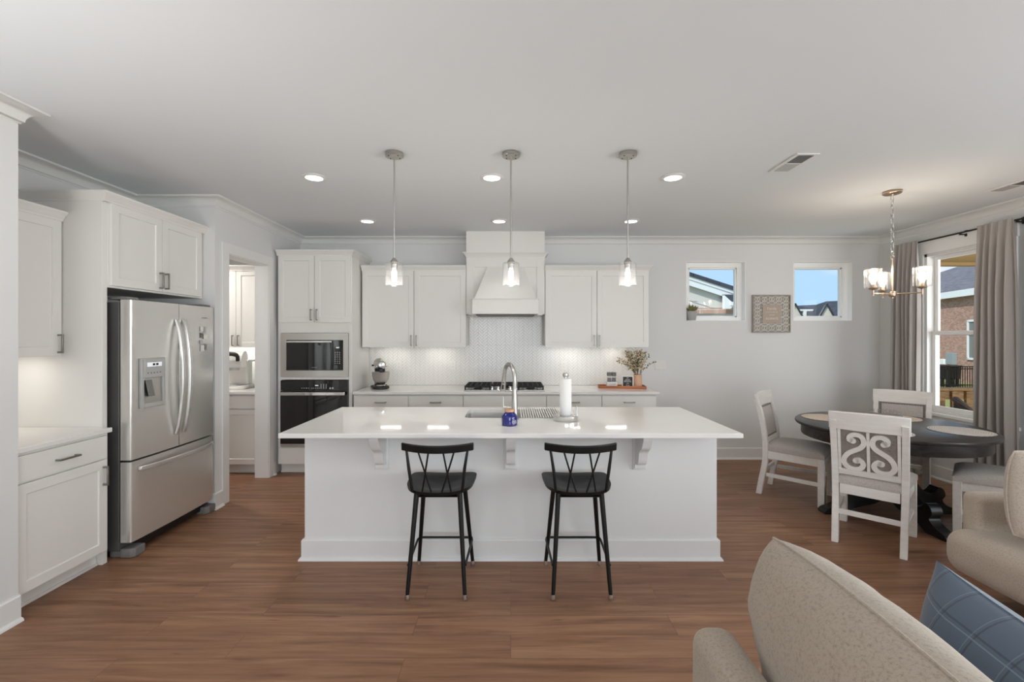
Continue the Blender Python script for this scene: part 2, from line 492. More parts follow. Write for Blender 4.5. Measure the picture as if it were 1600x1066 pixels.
# ------------------------------------------------------------------ mesh builder
class MB:
    def __init__(self):
        self.v = []; self.f = []
    def add(self, vs, fs, T=None):
        o = len(self.v)
        if T is not None:
            vs = [T @ Vector(p) for p in vs]
        self.v += [tuple(p) for p in vs]
        self.f += [tuple(i + o for i in f) for f in fs]
        return self
    def box(self, x0, x1, y0, y1, z0, z1, T=None):
        vs = [(x0, y0, z0), (x1, y0, z0), (x1, y1, z0), (x0, y1, z0), (x0, y0, z1), (x1, y0, z1), (x1, y1, z1), (x0, y1, z1)]
        fs = [(0, 3, 2, 1), (4, 5, 6, 7), (0, 1, 5, 4), (1, 2, 6, 5), (2, 3, 7, 6), (3, 0, 4, 7)]
        return self.add(vs, fs, T)
    def hexa(self, b, t, T=None):
        """eight corners: four bottom, four top, same winding"""
        fs = [(0, 3, 2, 1), (4, 5, 6, 7), (0, 1, 5, 4), (1, 2, 6, 5), (2, 3, 7, 6), (3, 0, 4, 7)]
        return self.add(list(b) + list(t), fs, T)
    def bar(self, p, q, w, d, up=(0, 0, 1)):
        """square bar from p to q: w across, d along up-ish"""
        p = Vector(p); q = Vector(q); a = (q - p).normalized(); u = Vector(up)
        s = a.cross(u).normalized(); u = s.cross(a).normalized()
        c = [(-w / 2, -d / 2), (w / 2, -d / 2), (w / 2, d / 2), (-w / 2, d / 2)]
        return self.hexa([p + s * x + u * y for x, y in c], [q + s * x + u * y for x, y in c])
    def tube(self, pts, r, seg=10, closed=False):
        pts = [Vector(p) for p in pts]; n = len(pts)
        rs = r if isinstance(r, (list, tuple)) else [r] * n
        tan = []
        for i in range(n):
            a = pts[i - 1] if (i > 0 or closed) else pts[i]
            b = pts[(i + 1) % n] if (i < n - 1 or closed) else pts[i]
            tan.append((b - a).normalized())
        ref = Vector((0, 0, 1)) if abs(tan[0].z) < 0.9 else Vector((1, 0, 0))
        u = tan[0].cross(ref).normalized()
        vs = []
        for i in range(n):
            u = (u - tan[i] * u.dot(tan[i])).normalized()
            w = tan[i].cross(u)
            for k in range(seg):
                a = 2 * PI * k / seg
                vs.append(pts[i] + (u * math.cos(a) + w * math.sin(a)) * rs[i])
        fs = []
        for i in range(n if closed else n - 1):
            j = (i + 1) % n
            for k in range(seg):
                k2 = (k + 1) % seg
                fs.append((i * seg + k, i * seg + k2, j * seg + k2, j * seg + k))
        if not closed:
            fs.append(tuple(range(seg))[::-1]); fs.append(tuple((n - 1) * seg + k for k in range(seg)))
        return self.add(vs, fs)
    def lathe(self, prof, seg=32, c=(0, 0, 0), T=None, close=True):
        vs = []; fs = []; n = len(prof)
        for r, z in prof:
            for k in range(seg):
                a = 2 * PI * k / seg
                vs.append((c[0] + r * math.cos(a), c[1] + r * math.sin(a), c[2] + z))
        for i in range(n - 1):
            for k in range(seg):
                k2 = (k + 1) % seg
                fs.append((i * seg + k, i * seg + k2, (i + 1) * seg + k2, (i + 1) * seg + k))
        if close:
            if prof[0][0] > 1e-6: fs.append(tuple(range(seg))[::-1])
            if prof[-1][0] > 1e-6: fs.append(tuple((n - 1) * seg + k for k in range(seg)))
        return self.add(vs, fs, T)
    def prism(self, poly, a, b, plane='xz', T=None):
        """extrude a 2D polygon: plane xz -> along y, xy -> along z, yz -> along x"""
        n = len(poly)
        def P(p, h):
            if plane == 'xz': return (p[0], h, p[1])
            if plane == 'xy': return (p[0], p[1], h)
            return (h, p[0], p[1])
        vs = [P(p, a) for p in poly] + [P(p, b) for p in poly]
        fs = [tuple(range(n))[::-1], tuple(range(n, 2 * n))]
        for i in range(n):
            j = (i + 1) % n
            fs.append((i, j, n + j, n + i))
        return self.add(vs, fs, T)
    def sweep(self, prof, path, closed=False, z0=0.0):
        """mitred moulding: prof (out, up), out to the right of the path in plan"""
        n = len(path); m = len(prof)
        P = [Vector((p[0], p[1])) for p in path]
        vs = []
        for i in range(n):
            d1 = (P[i] - P[i - 1]).normalized() if (i > 0 or closed) else None
            d2 = (P[(i + 1) % n] - P[i]).normalized() if (i < n - 1 or closed) else None
            if d1 is None: d1 = d2
            if d2 is None: d2 = d1
            n1 = Vector((d1.y, -d1.x)); n2 = Vector((d2.y, -d2.x))
            mt = (n1 + n2); mt = mt / max(1e-6, mt.dot(n1))
            for o, u in prof:
                vs.append((P[i].x + mt.x * o, P[i].y + mt.y * o, z0 + u))
        fs = []
        for i in range(n if closed else n - 1):
            j = (i + 1) % n
            for k in range(m):
                k2 = (k + 1) % m
                fs.append((i * m + k, i * m + k2, j * m + k2, j * m + k))
        if not closed:
            fs.append(tuple(range(m))); fs.append(tuple((n - 1) * m + k for k in range(m))[::-1])
        return self.add(vs, fs)
    def build(self, name, mat, parent=None, bevel=0.0, seg=2, smooth=40, subsurf=0, loc=None, rot=None, label=None):
        me = bpy.data.meshes.new(name)
        me.from_pydata(self.v, [], self.f)
        bm = bmesh.new(); bm.from_mesh(me)
        bmesh.ops.recalc_face_normals(bm, faces=bm.faces)
        bm.to_mesh(me); bm.free()
        if smooth:
            me.shade_smooth()
            me.set_sharp_from_angle(angle=math.radians(smooth))
        me.materials.append(M[mat] if isinstance(mat, str) else mat)
        o = bpy.data.objects.new(name, me)
        COL.objects.link(o)
        if parent is not None: o.parent = parent
        if loc is not None: o.location = loc
        if rot is not None: o.rotation_euler = rot
        if bevel:
            md = o.modifiers.new('bevel', 'BEVEL')
            md.width = bevel; md.segments = seg; md.limit_method = 'ANGLE'; md.angle_limit = math.radians(38)
            md.harden_normals = False
        if subsurf:
            md = o.modifiers.new('subsurf', 'SUBSURF'); md.levels = subsurf; md.render_levels = subsurf
        if label: o['label'] = label
        return o

def thing(name, label, cat, loc=(0, 0, 0), rz=0.0, group=None):
    o = bpy.data.objects.new(name, None)
    o.empty_display_size = 0.1
    COL.objects.link(o)
    o.location = loc; o.rotation_euler = (0, 0, rz)
    return tag(o, label, cat, group)

def tag(o, label, cat, group=None):
    o['label'] = label; o['category'] = cat
    if group: o['group'] = group
    return o

def struct(o):
    o['kind'] = 'structure'
    return o

def dup(root, loc, rz, label=None, group=None):
    r = root.copy(); COL.objects.link(r)
    r.location = loc; r.rotation_euler = (0, 0, rz)
    if label: r['label'] = label
    if group: r['group'] = group
    for ch in list(root.children):
        c = ch.copy(); COL.objects.link(c); c.parent = r
        for g in list(ch.children):
            d = g.copy(); COL.objects.link(d); d.parent = c
    return r

def bake(o):
    dg = bpy.context.evaluated_depsgraph_get()
    me = bpy.data.meshes.new_from_object(o.evaluated_get(dg))
    o.modifiers.clear()
    o.data = me

def text_part(name, body, size, mat, parent, loc, rot, extrude=0.001, align='CENTER', spacing=1.0):
    cu = bpy.data.curves.new(name, 'FONT')
    cu.body = body; cu.size = size; cu.extrude = extrude; cu.align_x = align; cu.align_y = 'CENTER'
    cu.space_line = spacing
    t = bpy.data.objects.new(name, cu); COL.objects.link(t)
    dg = bpy.context.evaluated_depsgraph_get(); dg.update()
    me = bpy.data.meshes.new_from_object(t.evaluated_get(dg))
    bpy.data.objects.remove(t); bpy.data.curves.remove(cu)
    me.materials.clear(); me.materials.append(M[mat]); me.name = name
    o = bpy.data.objects.new(name, me); COL.objects.link(o)
    o.parent = parent; o.location = loc; o.rotation_euler = rot
    return o

def arc(cx, cy, r, a0, a1, n):
    return [(cx + r * math.cos(math.radians(a0 + (a1 - a0) * i / n)), cy + r * math.sin(math.radians(a0 + (a1 - a0) * i / n))) for i in range(n + 1)]

def rrect(x0, x1, y0, y1, r, n=6):
    return arc(x1 - r, y0 + r, r, -90, 0, n) + arc(x1 - r, y1 - r, r, 0, 90, n) + arc(x0 + r, y1 - r, r, 90, 180, n) + arc(x0 + r, y0 + r, r, 180, 270, n)

def spline(pts, n=8):
    """Catmull-Rom through points of any dimension"""
    out = []
    P = [pts[0]] + list(pts) + [pts[-1]]
    for i in range(1, len(P) - 2):
        for k in range(n):
            t = k / n
            out.append(tuple(0.5 * ((2 * b) + (-a + c) * t + (2 * a - 5 * b + 4 * c - d) * t * t + (-a + 3 * b - 3 * c + d) * t ** 3)
                             for a, b, c, d in zip(P[i - 1], P[i], P[i + 1], P[i + 2])))
    out.append(tuple(pts[-1]))
    return out

# ------------------------------------------------------------------ room shell
CH = 2.743           # ceiling height
YB = 5.634           # back wall
XR = 4.565           # right wall
XW = -2.63           # left wing wall face
XL = -3.30           # left recess wall
XP = -2.60           # pantry wall face
YF = -4.5            # wall behind the camera

struct(MB().box(-4.6, 4.72, YF - 0.15, YB + 0.14, -0.12, 0.0).build('floor', 'floor', smooth=0))
struct(MB().box(-4.6, 4.72, YF - 0.15, YB + 0.14, CH, CH + 0.15).build('ceiling', 'ceiling', smooth=0))

def holed(mb, u0, u1, z0, z1, holes, t0, t1, axis):
    """wall slab along u (x or y) with rectangular holes (u0,u1,z0,z1)"""
    us = sorted({u0, u1} | {h[0] for h in holes} | {h[1] for h in holes})
    for a, b in zip(us, us[1:]):
        cuts = sorted([(h[2], h[3]) for h in holes if h[0] <= a + 1e-6 and h[1] >= b - 1e-6])
        z = z0
        for c, d in cuts + [(z1, z1)]:
            if c > z + 1e-6:
                if axis == 'x': mb.box(a, b, t0, t1, z, c)
                else: mb.box(t0, t1, a, b, z, c)
            z = max(z, d)
    return mb

W1 = (2.171, 2.903, 1.712, 2.444)
W2 = (3.498, 4.226, 1.712, 2.444)
struct(holed(MB(), -4.45, XR, 0, CH, [W1, W2], YB, YB + 0.14, 'x').build('wall_back', 'wall', smooth=0))
W3 = (4.18, 5.02, 0.70, 2.42)
LIV = [(0.30, 1.80, 0.5, 2.4), (-1.70, -0.20, 0.5, 2.4), (-3.70, -2.20, 0.5, 2.4)]
struct(holed(MB(), YF, YB + 0.14, 0, CH, [W3] + LIV, XR, XR + 0.14, 'y').build('wall_right', 'wall', smooth=0))
REAR = (-1.3, 3.1, 0.15, 2.4)
struct(holed(MB(), XW - 0.14, XR + 0.14, 0, CH, [REAR], YF - 0.14, YF, 'x').build('wall_front', 'wall', smooth=0))
struct(MB().box(XL, XW, YF, 2.43, 0, CH).build('wall_left', 'wall', smooth=0))
struct(MB().box(XL - 0.14, XL, 2.3, 4.0, 0, CH).build('wall_recess', 'wall', smooth=0))
# pantry box: front return and the wall with the tall opening
OP0, OP1, OPZ = 4.177, 4.89, 2.285
pw = MB().box(XL - 1.2, XP - 0.144, 4.0, 4.14, 0, CH)
holed(pw, 4.0, YB, 0, CH, [(OP0, OP1, 0, OPZ)], XP - 0.144, XP, 'y')
pw.box(-4.6, -4.45, 4.14, YB, 0, CH)
struct(pw.build('wall_pantry', 'wall', smooth=0))

crown = [(0, -0.088), (0.007, -0.088), (0.010, -0.078), (0.018, -0.074)]
crown += [(0.018 + 0.058 * (1 - math.cos(t)), -0.074 + 0.056 * math.sin(t)) for t in [PI / 2 * k / 8 for k in range(1, 9)]]
crown += [(0.082, -0.016), (0.088, -0.012), (0.088, 0), (0, 0)]
struct(MB().sweep(crown, [(XW, YF), (XW, 2.43), (XL, 2.43), (XL, 4.0), (XP, 4.0), (XP, YB), (-0.519, YB)], z0=CH - 0.001).build('trim_1', 'crown', smooth=50))
struct(MB().sweep(crown, [(0.398, YB), (XR, YB), (XR, YF)], z0=CH - 0.001).build('trim_2', 'crown', smooth=50))

base = [(0, 0), (0.032, 0), (0.031, 0.008), (0.026, 0.016), (0.016, 0.020), (0.016, 0.132), (0.010, 0.14), (0, 0.14)]
struct(MB().sweep(base, [(XW, YF), (XW, 2.43)]).build('baseboard_left', 'trim', smooth=30))
struct(MB().sweep(base, [(XP - 0.05, 4.0), (XP, 4.0), (XP, OP0 - 0.088)]).build('baseboard_pantry', 'trim', smooth=30))
struct(MB().sweep(base, [(XP, OP1 + 0.072), (XP, 5.0)]).build('baseboard_pantry', 'trim', smooth=30))
struct(MB().sweep(base, [(1.63, YB), (XR, YB), (XR, YF)]).build('baseboard_back', 'trim', smooth=30))

# pantry opening: casing and jamb lining
cs = MB()
cs.box(XP + 0.0003, XP + 0.014, OP0 - 0.085, OP0 + 0.004, 0.0005, OPZ - 0.004)
cs.box(XP + 0.0003, XP + 0.014, OP1 - 0.004, OP1 + 0.07, 0.0005, OPZ - 0.004)
cs.box(XP + 0.0003, XP + 0.014, OP0 - 0.085, OP1 + 0.07, OPZ - 0.004, OPZ + 0.085)
cs.box(XP - 0.144, XP, OP0 + 0.0003, OP0 + 0.012, 0.0005, OPZ - 0.012)
cs.box(XP - 0.144, XP, OP1 - 0.012, OP1 - 0.0003, 0.0005, OPZ - 0.012)
cs.box(XP - 0.144, XP, OP0 + 0.0003, OP1 - 0.0003, OPZ - 0.012, OPZ - 0.0003)
struct(cs.build('trim_3', 'trim', smooth=0))

# small fixed windows in the back wall
def back_window(name, x0, x1, z0, z1):
    e = bpy.data.objects.new(name, None); COL.objects.link(e); e.location = ((x0 + x1) / 2, YB + 0.11, z0); struct(e)
    w, h = (x1 - x0) / 2, z1 - z0
    f = MB()
    t = 0.062
    ya, yb = -0.03, 0.03
    f.box(-w, w, ya, yb, 0, t * 0.75); f.box(-w, w, ya, yb, h - t, h)
    f.box(-w, -w + t, ya, yb, t * 0.75, h - t); f.box(w - t, w, ya, yb, t * 0.75, h - t)
    g = 0.018
    f.box(-w + t, w - t, ya + 0.018, yb, t * 0.75, t * 0.75 + g); f.box(-w + t, w - t, ya + 0.018, yb, h - t - g, h - t)
    f.box(-w + t, -w + t + g, ya + 0.018, yb, t * 0.75, h - t); f.box(w - t - g, w - t, ya + 0.018, yb, t * 0.75, h - t)
    f.build('window_frame', 'window_daylit', e, bevel=0.002)
    MB().box(-w + t, w - t, 0.012, 0.016, t * 0.7, h - t).build('window_pane', 'glass', e, smooth=0)
    # white drywall return with its painted sill
    s = MB()
    s.box(-w, w, -0.112, -0.03, 0, 0.004); s.box(-w, w, -0.112, -0.03, h - 0.004, h)
    s.box(-w, -w + 0.004, -0.112, -0.03, 0.004, h - 0.004); s.box(w - 0.004, w, -0.112, -0.03, 0.004, h - 0.004)
    s.build('window_return', 'window_daylit', e, smooth=0)
back_window('window_1', *W1)
back_window('window_2', *W2)

# tall double-hung window in the right wall, white casing with a head board and stool
def side_window():
    y0, y1, z0, z1 = W3
    e = bpy.data.objects.new('window_3', None); COL.objects.link(e); e.location = (XR, (y0 + y1) / 2, z0); struct(e)
    w, h = (y1 - y0) / 2, z1 - z0
    c = MB()
    for s in (-1, 1):
        c.box(-0.018, 0, min(s * w, s * (w + 0.09)), max(s * w, s * (w + 0.09)), -0.02, h)
    c.box(-0.022, 0, -w - 0.10, w + 0.10, h, h + 0.125)
    c.box(-0.034, 0, -w - 0.115, w + 0.115, h + 0.125, h + 0.145)
    c.box(-0.045, 0.03, -w - 0.11, w + 0.11, -0.03, 0.0)
    c.box(-0.018, 0, -w - 0.09, w + 0.09, -0.12, -0.03)
    c.build('casing', 'window_daylit', e, bevel=0.002)
    j = MB()
    for s in (-1, 1):
        j.box(0, 0.14, min(s * w, s * (w - 0.03)), max(s * w, s * (w - 0.03)), 0, h)
    j.box(0, 0.14, -w, w, h - 0.03, h); j.box(0.0, 0.14, -w, w, 0, 0.02)
    j.build('jamb', 'trim', e)
    zm = 1.55 - z0
    for nm, x, za, zb in (('upper_sash', 0.085, zm - 0.02, h - 0.03), ('lower_sash', 0.055, 0.02, zm + 0.025)):
        f = MB(); a = w - 0.03; t = 0.038
        f.box(x, x + 0.028, -a, -a + t, za, zb); f.box(x, x + 0.028, a - t, a, za, zb)
        f.box(x, x + 0.028, -a + t, a - t, za, za + t + 0.01); f.box(x, x + 0.028, -a + t, a - t, zb - t, zb)
        so = f.build(nm, 'window_daylit', e, bevel=0.002)
        MB().box(x + 0.012, x + 0.016, -a + t, a - t, za + t, zb - t).build('pane', 'glass', so, smooth=0)
side_window()

# living-room windows beside and behind the camera
for i, (y0, y1, z0, z1) in enumerate(LIV):
    f = MB()
    for a, b, c, d in ((y0, y0 + 0.05, z0, z1), (y1 - 0.05, y1, z0, z1), (y0, y1, z0, z0 + 0.05), (y0, y1, z1 - 0.05, z1), (y0, y1, 1.45, 1.50), ((y0 + y1) / 2 - 0.03, (y0 + y1) / 2 + 0.03, z0, z1)):
        f.box(XR + 0.05, XR + 0.10, a, b, c, d)
    o = struct(f.build('window_%d' % (4 + i), 'trim'))
f = MB()
x0, x1, z0, z1 = REAR
for a, b, c, d in ((x0, x0 + 0.06, z0, z1), (x1 - 0.06, x1, z0, z1), (x0, x1, z0, z0 + 0.06), (x0, x1, z1 - 0.06, z1), (0.10, 0.20, z0, z1), (1.60, 1.70, z0, z1)):
    f.box(a, b, YF - 0.10, YF - 0.05, c, d)
struct(f.build('window_7', 'trim'))

# herringbone backsplash (one tiled surface)
def clip(poly, x0, x1, z0, z1):
    for ax, lim, sg in ((0, x0, 1), (0, x1, -1), (1, z0, 1), (1, z1, -1)):
        out = []
        for i in range(len(poly)):
            p, q = poly[i - 1], poly[i]
            dp, dq = (p[ax] - lim) * sg, (q[ax] - lim) * sg
            if (dp >= 0) != (dq >= 0):
                t = dp / (dp - dq)
                out.append((p[0] + (q[0] - p[0]) * t, p[1] + (q[1] - p[1]) * t))
            if dq >= 0: out.append(q)
        poly = out
        if len(poly) < 3: return None
    return poly

def herringbone(x0, x1, z0, z1, W, y):
    mb = MB(); c = math.sqrt(0.5); g = 0.0011
    R = int(max(x1 - x0, z1 - z0) * 1.5 / W) + 4
    mx, mz = (x0 + x1) / 2, (z0 + z1) / 2
    mx, mz = 0.0, 1.2
    rng = random.Random(3)
    for i in range(-R * 2, R * 2):
        for j in range(-R * 2, R * 2):
            k = (i - j) % 6
            if k == 0: r = (i, i + 3, j, j + 1)
            elif k == 5: r = (i, i + 1, j, j + 3)
            else: continue
            pts = [(r[0] * W + g, r[2] * W + g), (r[1] * W - g, r[2] * W + g), (r[1] * W - g, r[3] * W - g), (r[0] * W + g, r[3] * W - g)]
            pts = [(mx + (a - b) * c, mz + (a + b) * c) for a, b in pts]
            if max(p[0] for p in pts) < x0 or min(p[0] for p in pts) > x1 or max(p[1] for p in pts) < z0 or min(p[1] for p in pts) > z1: continue
            pl = clip(pts, x0, x1, z0, z1)
            if not pl: continue
            cx = sum(p[0] for p in pl) / len(pl); cz = sum(p[1] for p in pl) / len(pl)
            tx, tz = rng.uniform(-.02, .02), rng.uniform(-.02, .02)
            n = len(pl)
            lo = [(p[0], y, p[1]) for p in pl]
            md = [(p[0], y - 0.0040, p[1]) for p in pl]
            hi = [(cx + (p[0] - cx) * 0.95, y - 0.0055 + tx * (p[0] - cx) + tz * (p[1] - cz), cz + (p[1] - cz) * 0.95) for p in pl]
            fs = [tuple(range(2 * n, 3 * n))]
            for a in range(n):
                b = (a + 1) % n
                fs += [(a, b, n + b, n + a), (n + a, n + b, 2 * n + b, 2 * n + a)]
            mb.add(lo + md + hi, fs)
    return mb
bs = bpy.data.objects.new('backsplash', None); COL.objects.link(bs); bs.location = (0, YB, 0.916); struct(bs)
gm = MB().box(-1.735, 1.606, -0.006, -0.0005, 0.0, 0.494); gm.box(-0.515, 0.394, -0.006, -0.0005, 0.495, 0.89)
gm.build('grout', 'grout', bs, smooth=0)
hb = herringbone(-1.735, 1.606, 0.918, 1.411, 0.0262, YB - 0.006)
hb2 = herringbone(-0.515, 0.394, 1.4115, 1.800, 0.0262, YB - 0.006)
hb.add(hb2.v, hb2.f)
hb.v = [(a, b - YB, c - 0.916) for a, b, c in hb.v]
hb.build('tiles', 'tile', bs, smooth=0)

# ------------------------------------------------------------------ cabinets
def shaker(mb, x0, x1, z0, z1, y=-0.02, t=0.0195, st=0.058, rec=0.008, panel=True):
    if not panel:
        return mb.box(x0, x1, y, y + t, z0, z1)
    a = [(x0, z0), (x1, z0), (x1, z1), (x0, z1)]
    b = [(x0 + st, z0 + st), (x1 - st, z0 + st), (x1 - st, z1 - st), (x0 + st, z1 - st)]
    e = 0.003
    c = [(x0 + st + e, z0 + st + e), (x1 - st - e, z0 + st + e), (x1 - st - e, z1 - st - e), (x0 + st + e, z1 - st - e)]
    vs = [(p[0], y, p[1]) for p in a] + [(p[0], y, p[1]) for p in b] + [(p[0], y + rec, p[1]) for p in c] + [(p[0], y + t, p[1]) for p in a]
    fs = []
    for i in range(4):
        j = (i + 1) % 4
        fs += [(i, j, 4 + j, 4 + i), (4 + i, 4 + j, 8 + j, 8 + i), (i, j, 12 + j, 12 + i)]
    fs += [(8, 9, 10, 11), (12, 13, 14, 15)]
    return mb.add(vs, fs)

def pull(x, z, length, vertical, y=-0.02):
    m = MB(); L = length / 2; o = 0.030; w = 0.0055
    if vertical:
        m.box(x - w, x + w, y - o - 0.004, y - o + 0.005, z - L, z + L)
        for s in (-1, 1): m.box(x - w, x + w, y - o, y - 0.0003, z + s * (L - 0.006) - 0.006, z + s * (L - 0.006) + 0.006)
    else:
        m.box(x - L, x + L, y - o - 0.004, y - o + 0.005, z - w, z + w)
        for s in (-1, 1): m.box(x + s * (L - 0.006) - 0.006, x + s * (L - 0.006) + 0.006, y - o, y - 0.0003, z - w, z + w)
    return m

CABCROWN = [(0, -0.012), (0.006, -0.012), (0.008, 0), (0.014, 0.006), (0.020, 0.020), (0.036, 0.034), (0.040, 0.040), (0.040, 0.050), (0, 0.050)]
def cabinet(name, label, cat, loc, rz, w, d, z0, z1, doors=(), drawers=(), toe=0.0, crown=None, group=None, holes=None, body=None):
    """local frame: x along the run, y = 0 face frame (front is -y), z up. doors (x0,x1,z0,z1,hx,hz)"""
    t = thing(name, label, cat, loc, rz, group)
    b = MB()
    zb = z0 + toe
    if body is not None: body(b)
    else: b.box(0, w, 0, d, zb, z1)
    b.build('body', 'cab', t, bevel=0.0015)
    if toe:
        k = MB().box(0.0, w, 0.075, d - 0.01, z0 + 0.0005, zb - 0.0005); k.box(0.0, w, 0.062, 0.075, z0 + 0.0005, z0 + 0.018)
        k.build('toe_kick', 'cab', t, bevel=0.002)
    for dr in doors:
        x0, x1, a, c = dr[:4]
        o = shaker(MB(), x0, x1, a, c).build('door', 'cab', t, bevel=0.0015)
        if len(dr) > 4: pull(dr[4], dr[5], 0.125, True).build('handle', 'pull', o, bevel=0.001)
    for dr in drawers:
        x0, x1, a, c = dr[:4]
        o = MB().box(x0, x1, -0.02, -0.0005, a, c).build('drawer', 'cab', t, bevel=0.0015)
        if len(dr) > 4: pull((x0 + x1) / 2, (a + c) / 2, dr[4], False).build('handle', 'pull', o, bevel=0.001)
    if crown:
        MB().sweep(CABCROWN, crown, z0=z1 - 0.002).build('crown', 'cab', t, smooth=30)
    return t

G_UP = 'wall cabinets over the back counter'
YU = 5.285
def upper(label, x0, x1, crown):
    w = x1 - x0; m = w / 2
    return cabinet('wall_cabinet', label, 'cabinet', (x0, YU + 0.02, 0), 0, w, YB - YU - 0.021, 1.412, 2.292,
                   doors=[(0.004, m - 0.003, 1.392, 2.280, m - 0.030, 1.47), (m + 0.003, w - 0.004, 1.392, 2.280, m + 0.030, 1.47)],
                   crown=crown, group=G_UP)
upper('white two-door wall cabinet between the oven tower and the range hood', -1.729, -0.5195, [(0.0, -0.02), (1.2095, -0.02)])
upper('white two-door wall cabinet right of the range hood, above the vase of foliage', 0.3985, 1.606, [(0.0, -0.02), (1.2075, -0.02), (1.2075, 0.325)])

# base cabinets under the back counter
YC = 4.985
G_BASE = 'base cabinets under the back counter'
def base_cab(label, x0, x1, splits, pulls=True):
    w = x1 - x0
    n = len(splits) - 1
    dz, dd = [], []
    for a, b in zip(splits, splits[1:]):
        a -= x0; b -= x0
        dz.append((a + 0.003, b - 0.003, 0.725, 0.868) + ((0.12,) if pulls else ()))
        dd.append((a + 0.003, b - 0.003, 0.115, 0.717, (b - 0.04) if len(dd) % 2 == 0 else (a + 0.04), 0.63))
    return cabinet('base_cabinet', label, 'cabinet', (x0, YC + 0.02, 0), 0, w, YB - YC - 0.021, 0, 0.884, doors=dd, drawers=dz, toe=0.11, group=G_BASE)
base_cab('white base cabinet with two drawers left of the cooktop', -1.722, -0.5205, [-1.722, -1.122, -0.5205])
base_cab('white base cabinet under the gas cooktop with one wide false front', -0.5195, 0.3915, [-0.5195, 0.3915], pulls=False)
base_cab('white base cabinet with two drawers right of the cooktop', 0.3925, 1.598, [0.3925, 0.998, 1.598])

ct = MB().box(-1.7215, 1.622, 4.955, YB - 0.007, 0.885, 0.915).build('countertop', 'quartz', bevel=0.003)
tag(ct, 'white quartz worktop along the back wall under the wall cabinets', 'countertop')

# oven tower
def tower_body(b):
    w = 0.816
    b.box(0, 0.036, 0, 0.612, 0.11, 2.418); b.box(w - 0.036, w, 0, 0.612, 0.11, 2.418)
    b.box(0.036, w - 0.036, 0, 0.612, 1.556, 2.418)
    b.box(0.036, w - 0.036, 0, 0.612, 1.041, 1.072)
    b.box(0.036, w - 0.036, 0, 0.612, 0.11, 0.300)
    b.box(0.036, w - 0.036, 0.55, 0.612, 0.300, 1.556)
YT = 5.02
tower = cabinet('oven_cabinet', 'tall white cabinet holding the built-in microwave and wall oven', 'cabinet', (-2.567, YT, 0), 0, 0.816, 0.612, 0, 2.418,
                doors=[(0.010, 0.406, 1.672, 2.410, 0.376, 1.755), (0.410, 0.806, 1.672, 2.410, 0.440, 1.755)],
                drawers=[(0.020, 0.796, 0.115, 0.290)], toe=0.11, crown=[(0.0, -0.02), (0.816, -0.02), (0.816, 0.600)], body=tower_body)

def microwave():
    t = thing('microwave', 'built-in stainless steel microwave with black glass door above the wall oven', 'microwave', (-2.159, YT, 1.074))
    w, h = 0.372, 0.480
    MB().box(-w + 0.01, w - 0.01, -0.001, 0.42, 0.002, h - 0.002).build('body', 'dark_steel', t)
    f = MB(); xi0, xi1, zi0, zi1 = -0.310, 0.317, 0.070, 0.405
    f.box(-w, xi0, -0.016, -0.0015, 0, h); f.box(xi1, w, -0.016, -0.0015, 0, h); f.box(xi0, xi1, -0.016, -0.0015, 0, zi0); f.box(xi0, xi1, -0.016, -0.0015, zi1, h)
    f.build('trim_kit', 'steel_h', t, smooth=0)
    d = MB().box(xi0 + 0.004, 0.196, -0.022, -0.0015, zi0 + 0.004, zi1 - 0.004).build('door', 'black_glass', t, bevel=0.001)
    MB().box(xi0 + 0.008, 0.196, -0.036, -0.0225, zi1 - 0.028, zi1 - 0.010).build('handle', 'steel', d, bevel=0.003)
    text_part('brand_mark', '~~~', 0.030, 'print', d, (0.0, -0.0225, zi0 + 0.034), (PI / 2, 0, 0), 0.0004)
    p = MB().box(0.199, xi1 - 0.004, -0.022, -0.0015, zi0 + 0.004, zi1 - 0.004).build('control_panel', 'black_glass', t, bevel=0.001)
    k = MB()
    for r in range(7):
        for c in range(3):
            k.box(0.226 + c * 0.024, 0.236 + c * 0.024, -0.0228, -0.0221, zi0 + 0.075 + r * 0.020, zi0 + 0.081 + r * 0.020)
    k.build('keypad', 'print', p, smooth=0)
    MB().box(0.240, 0.275, -0.0228, -0.0221, 0.315, 0.327).build('display', 'display', p, smooth=0)
microwave()

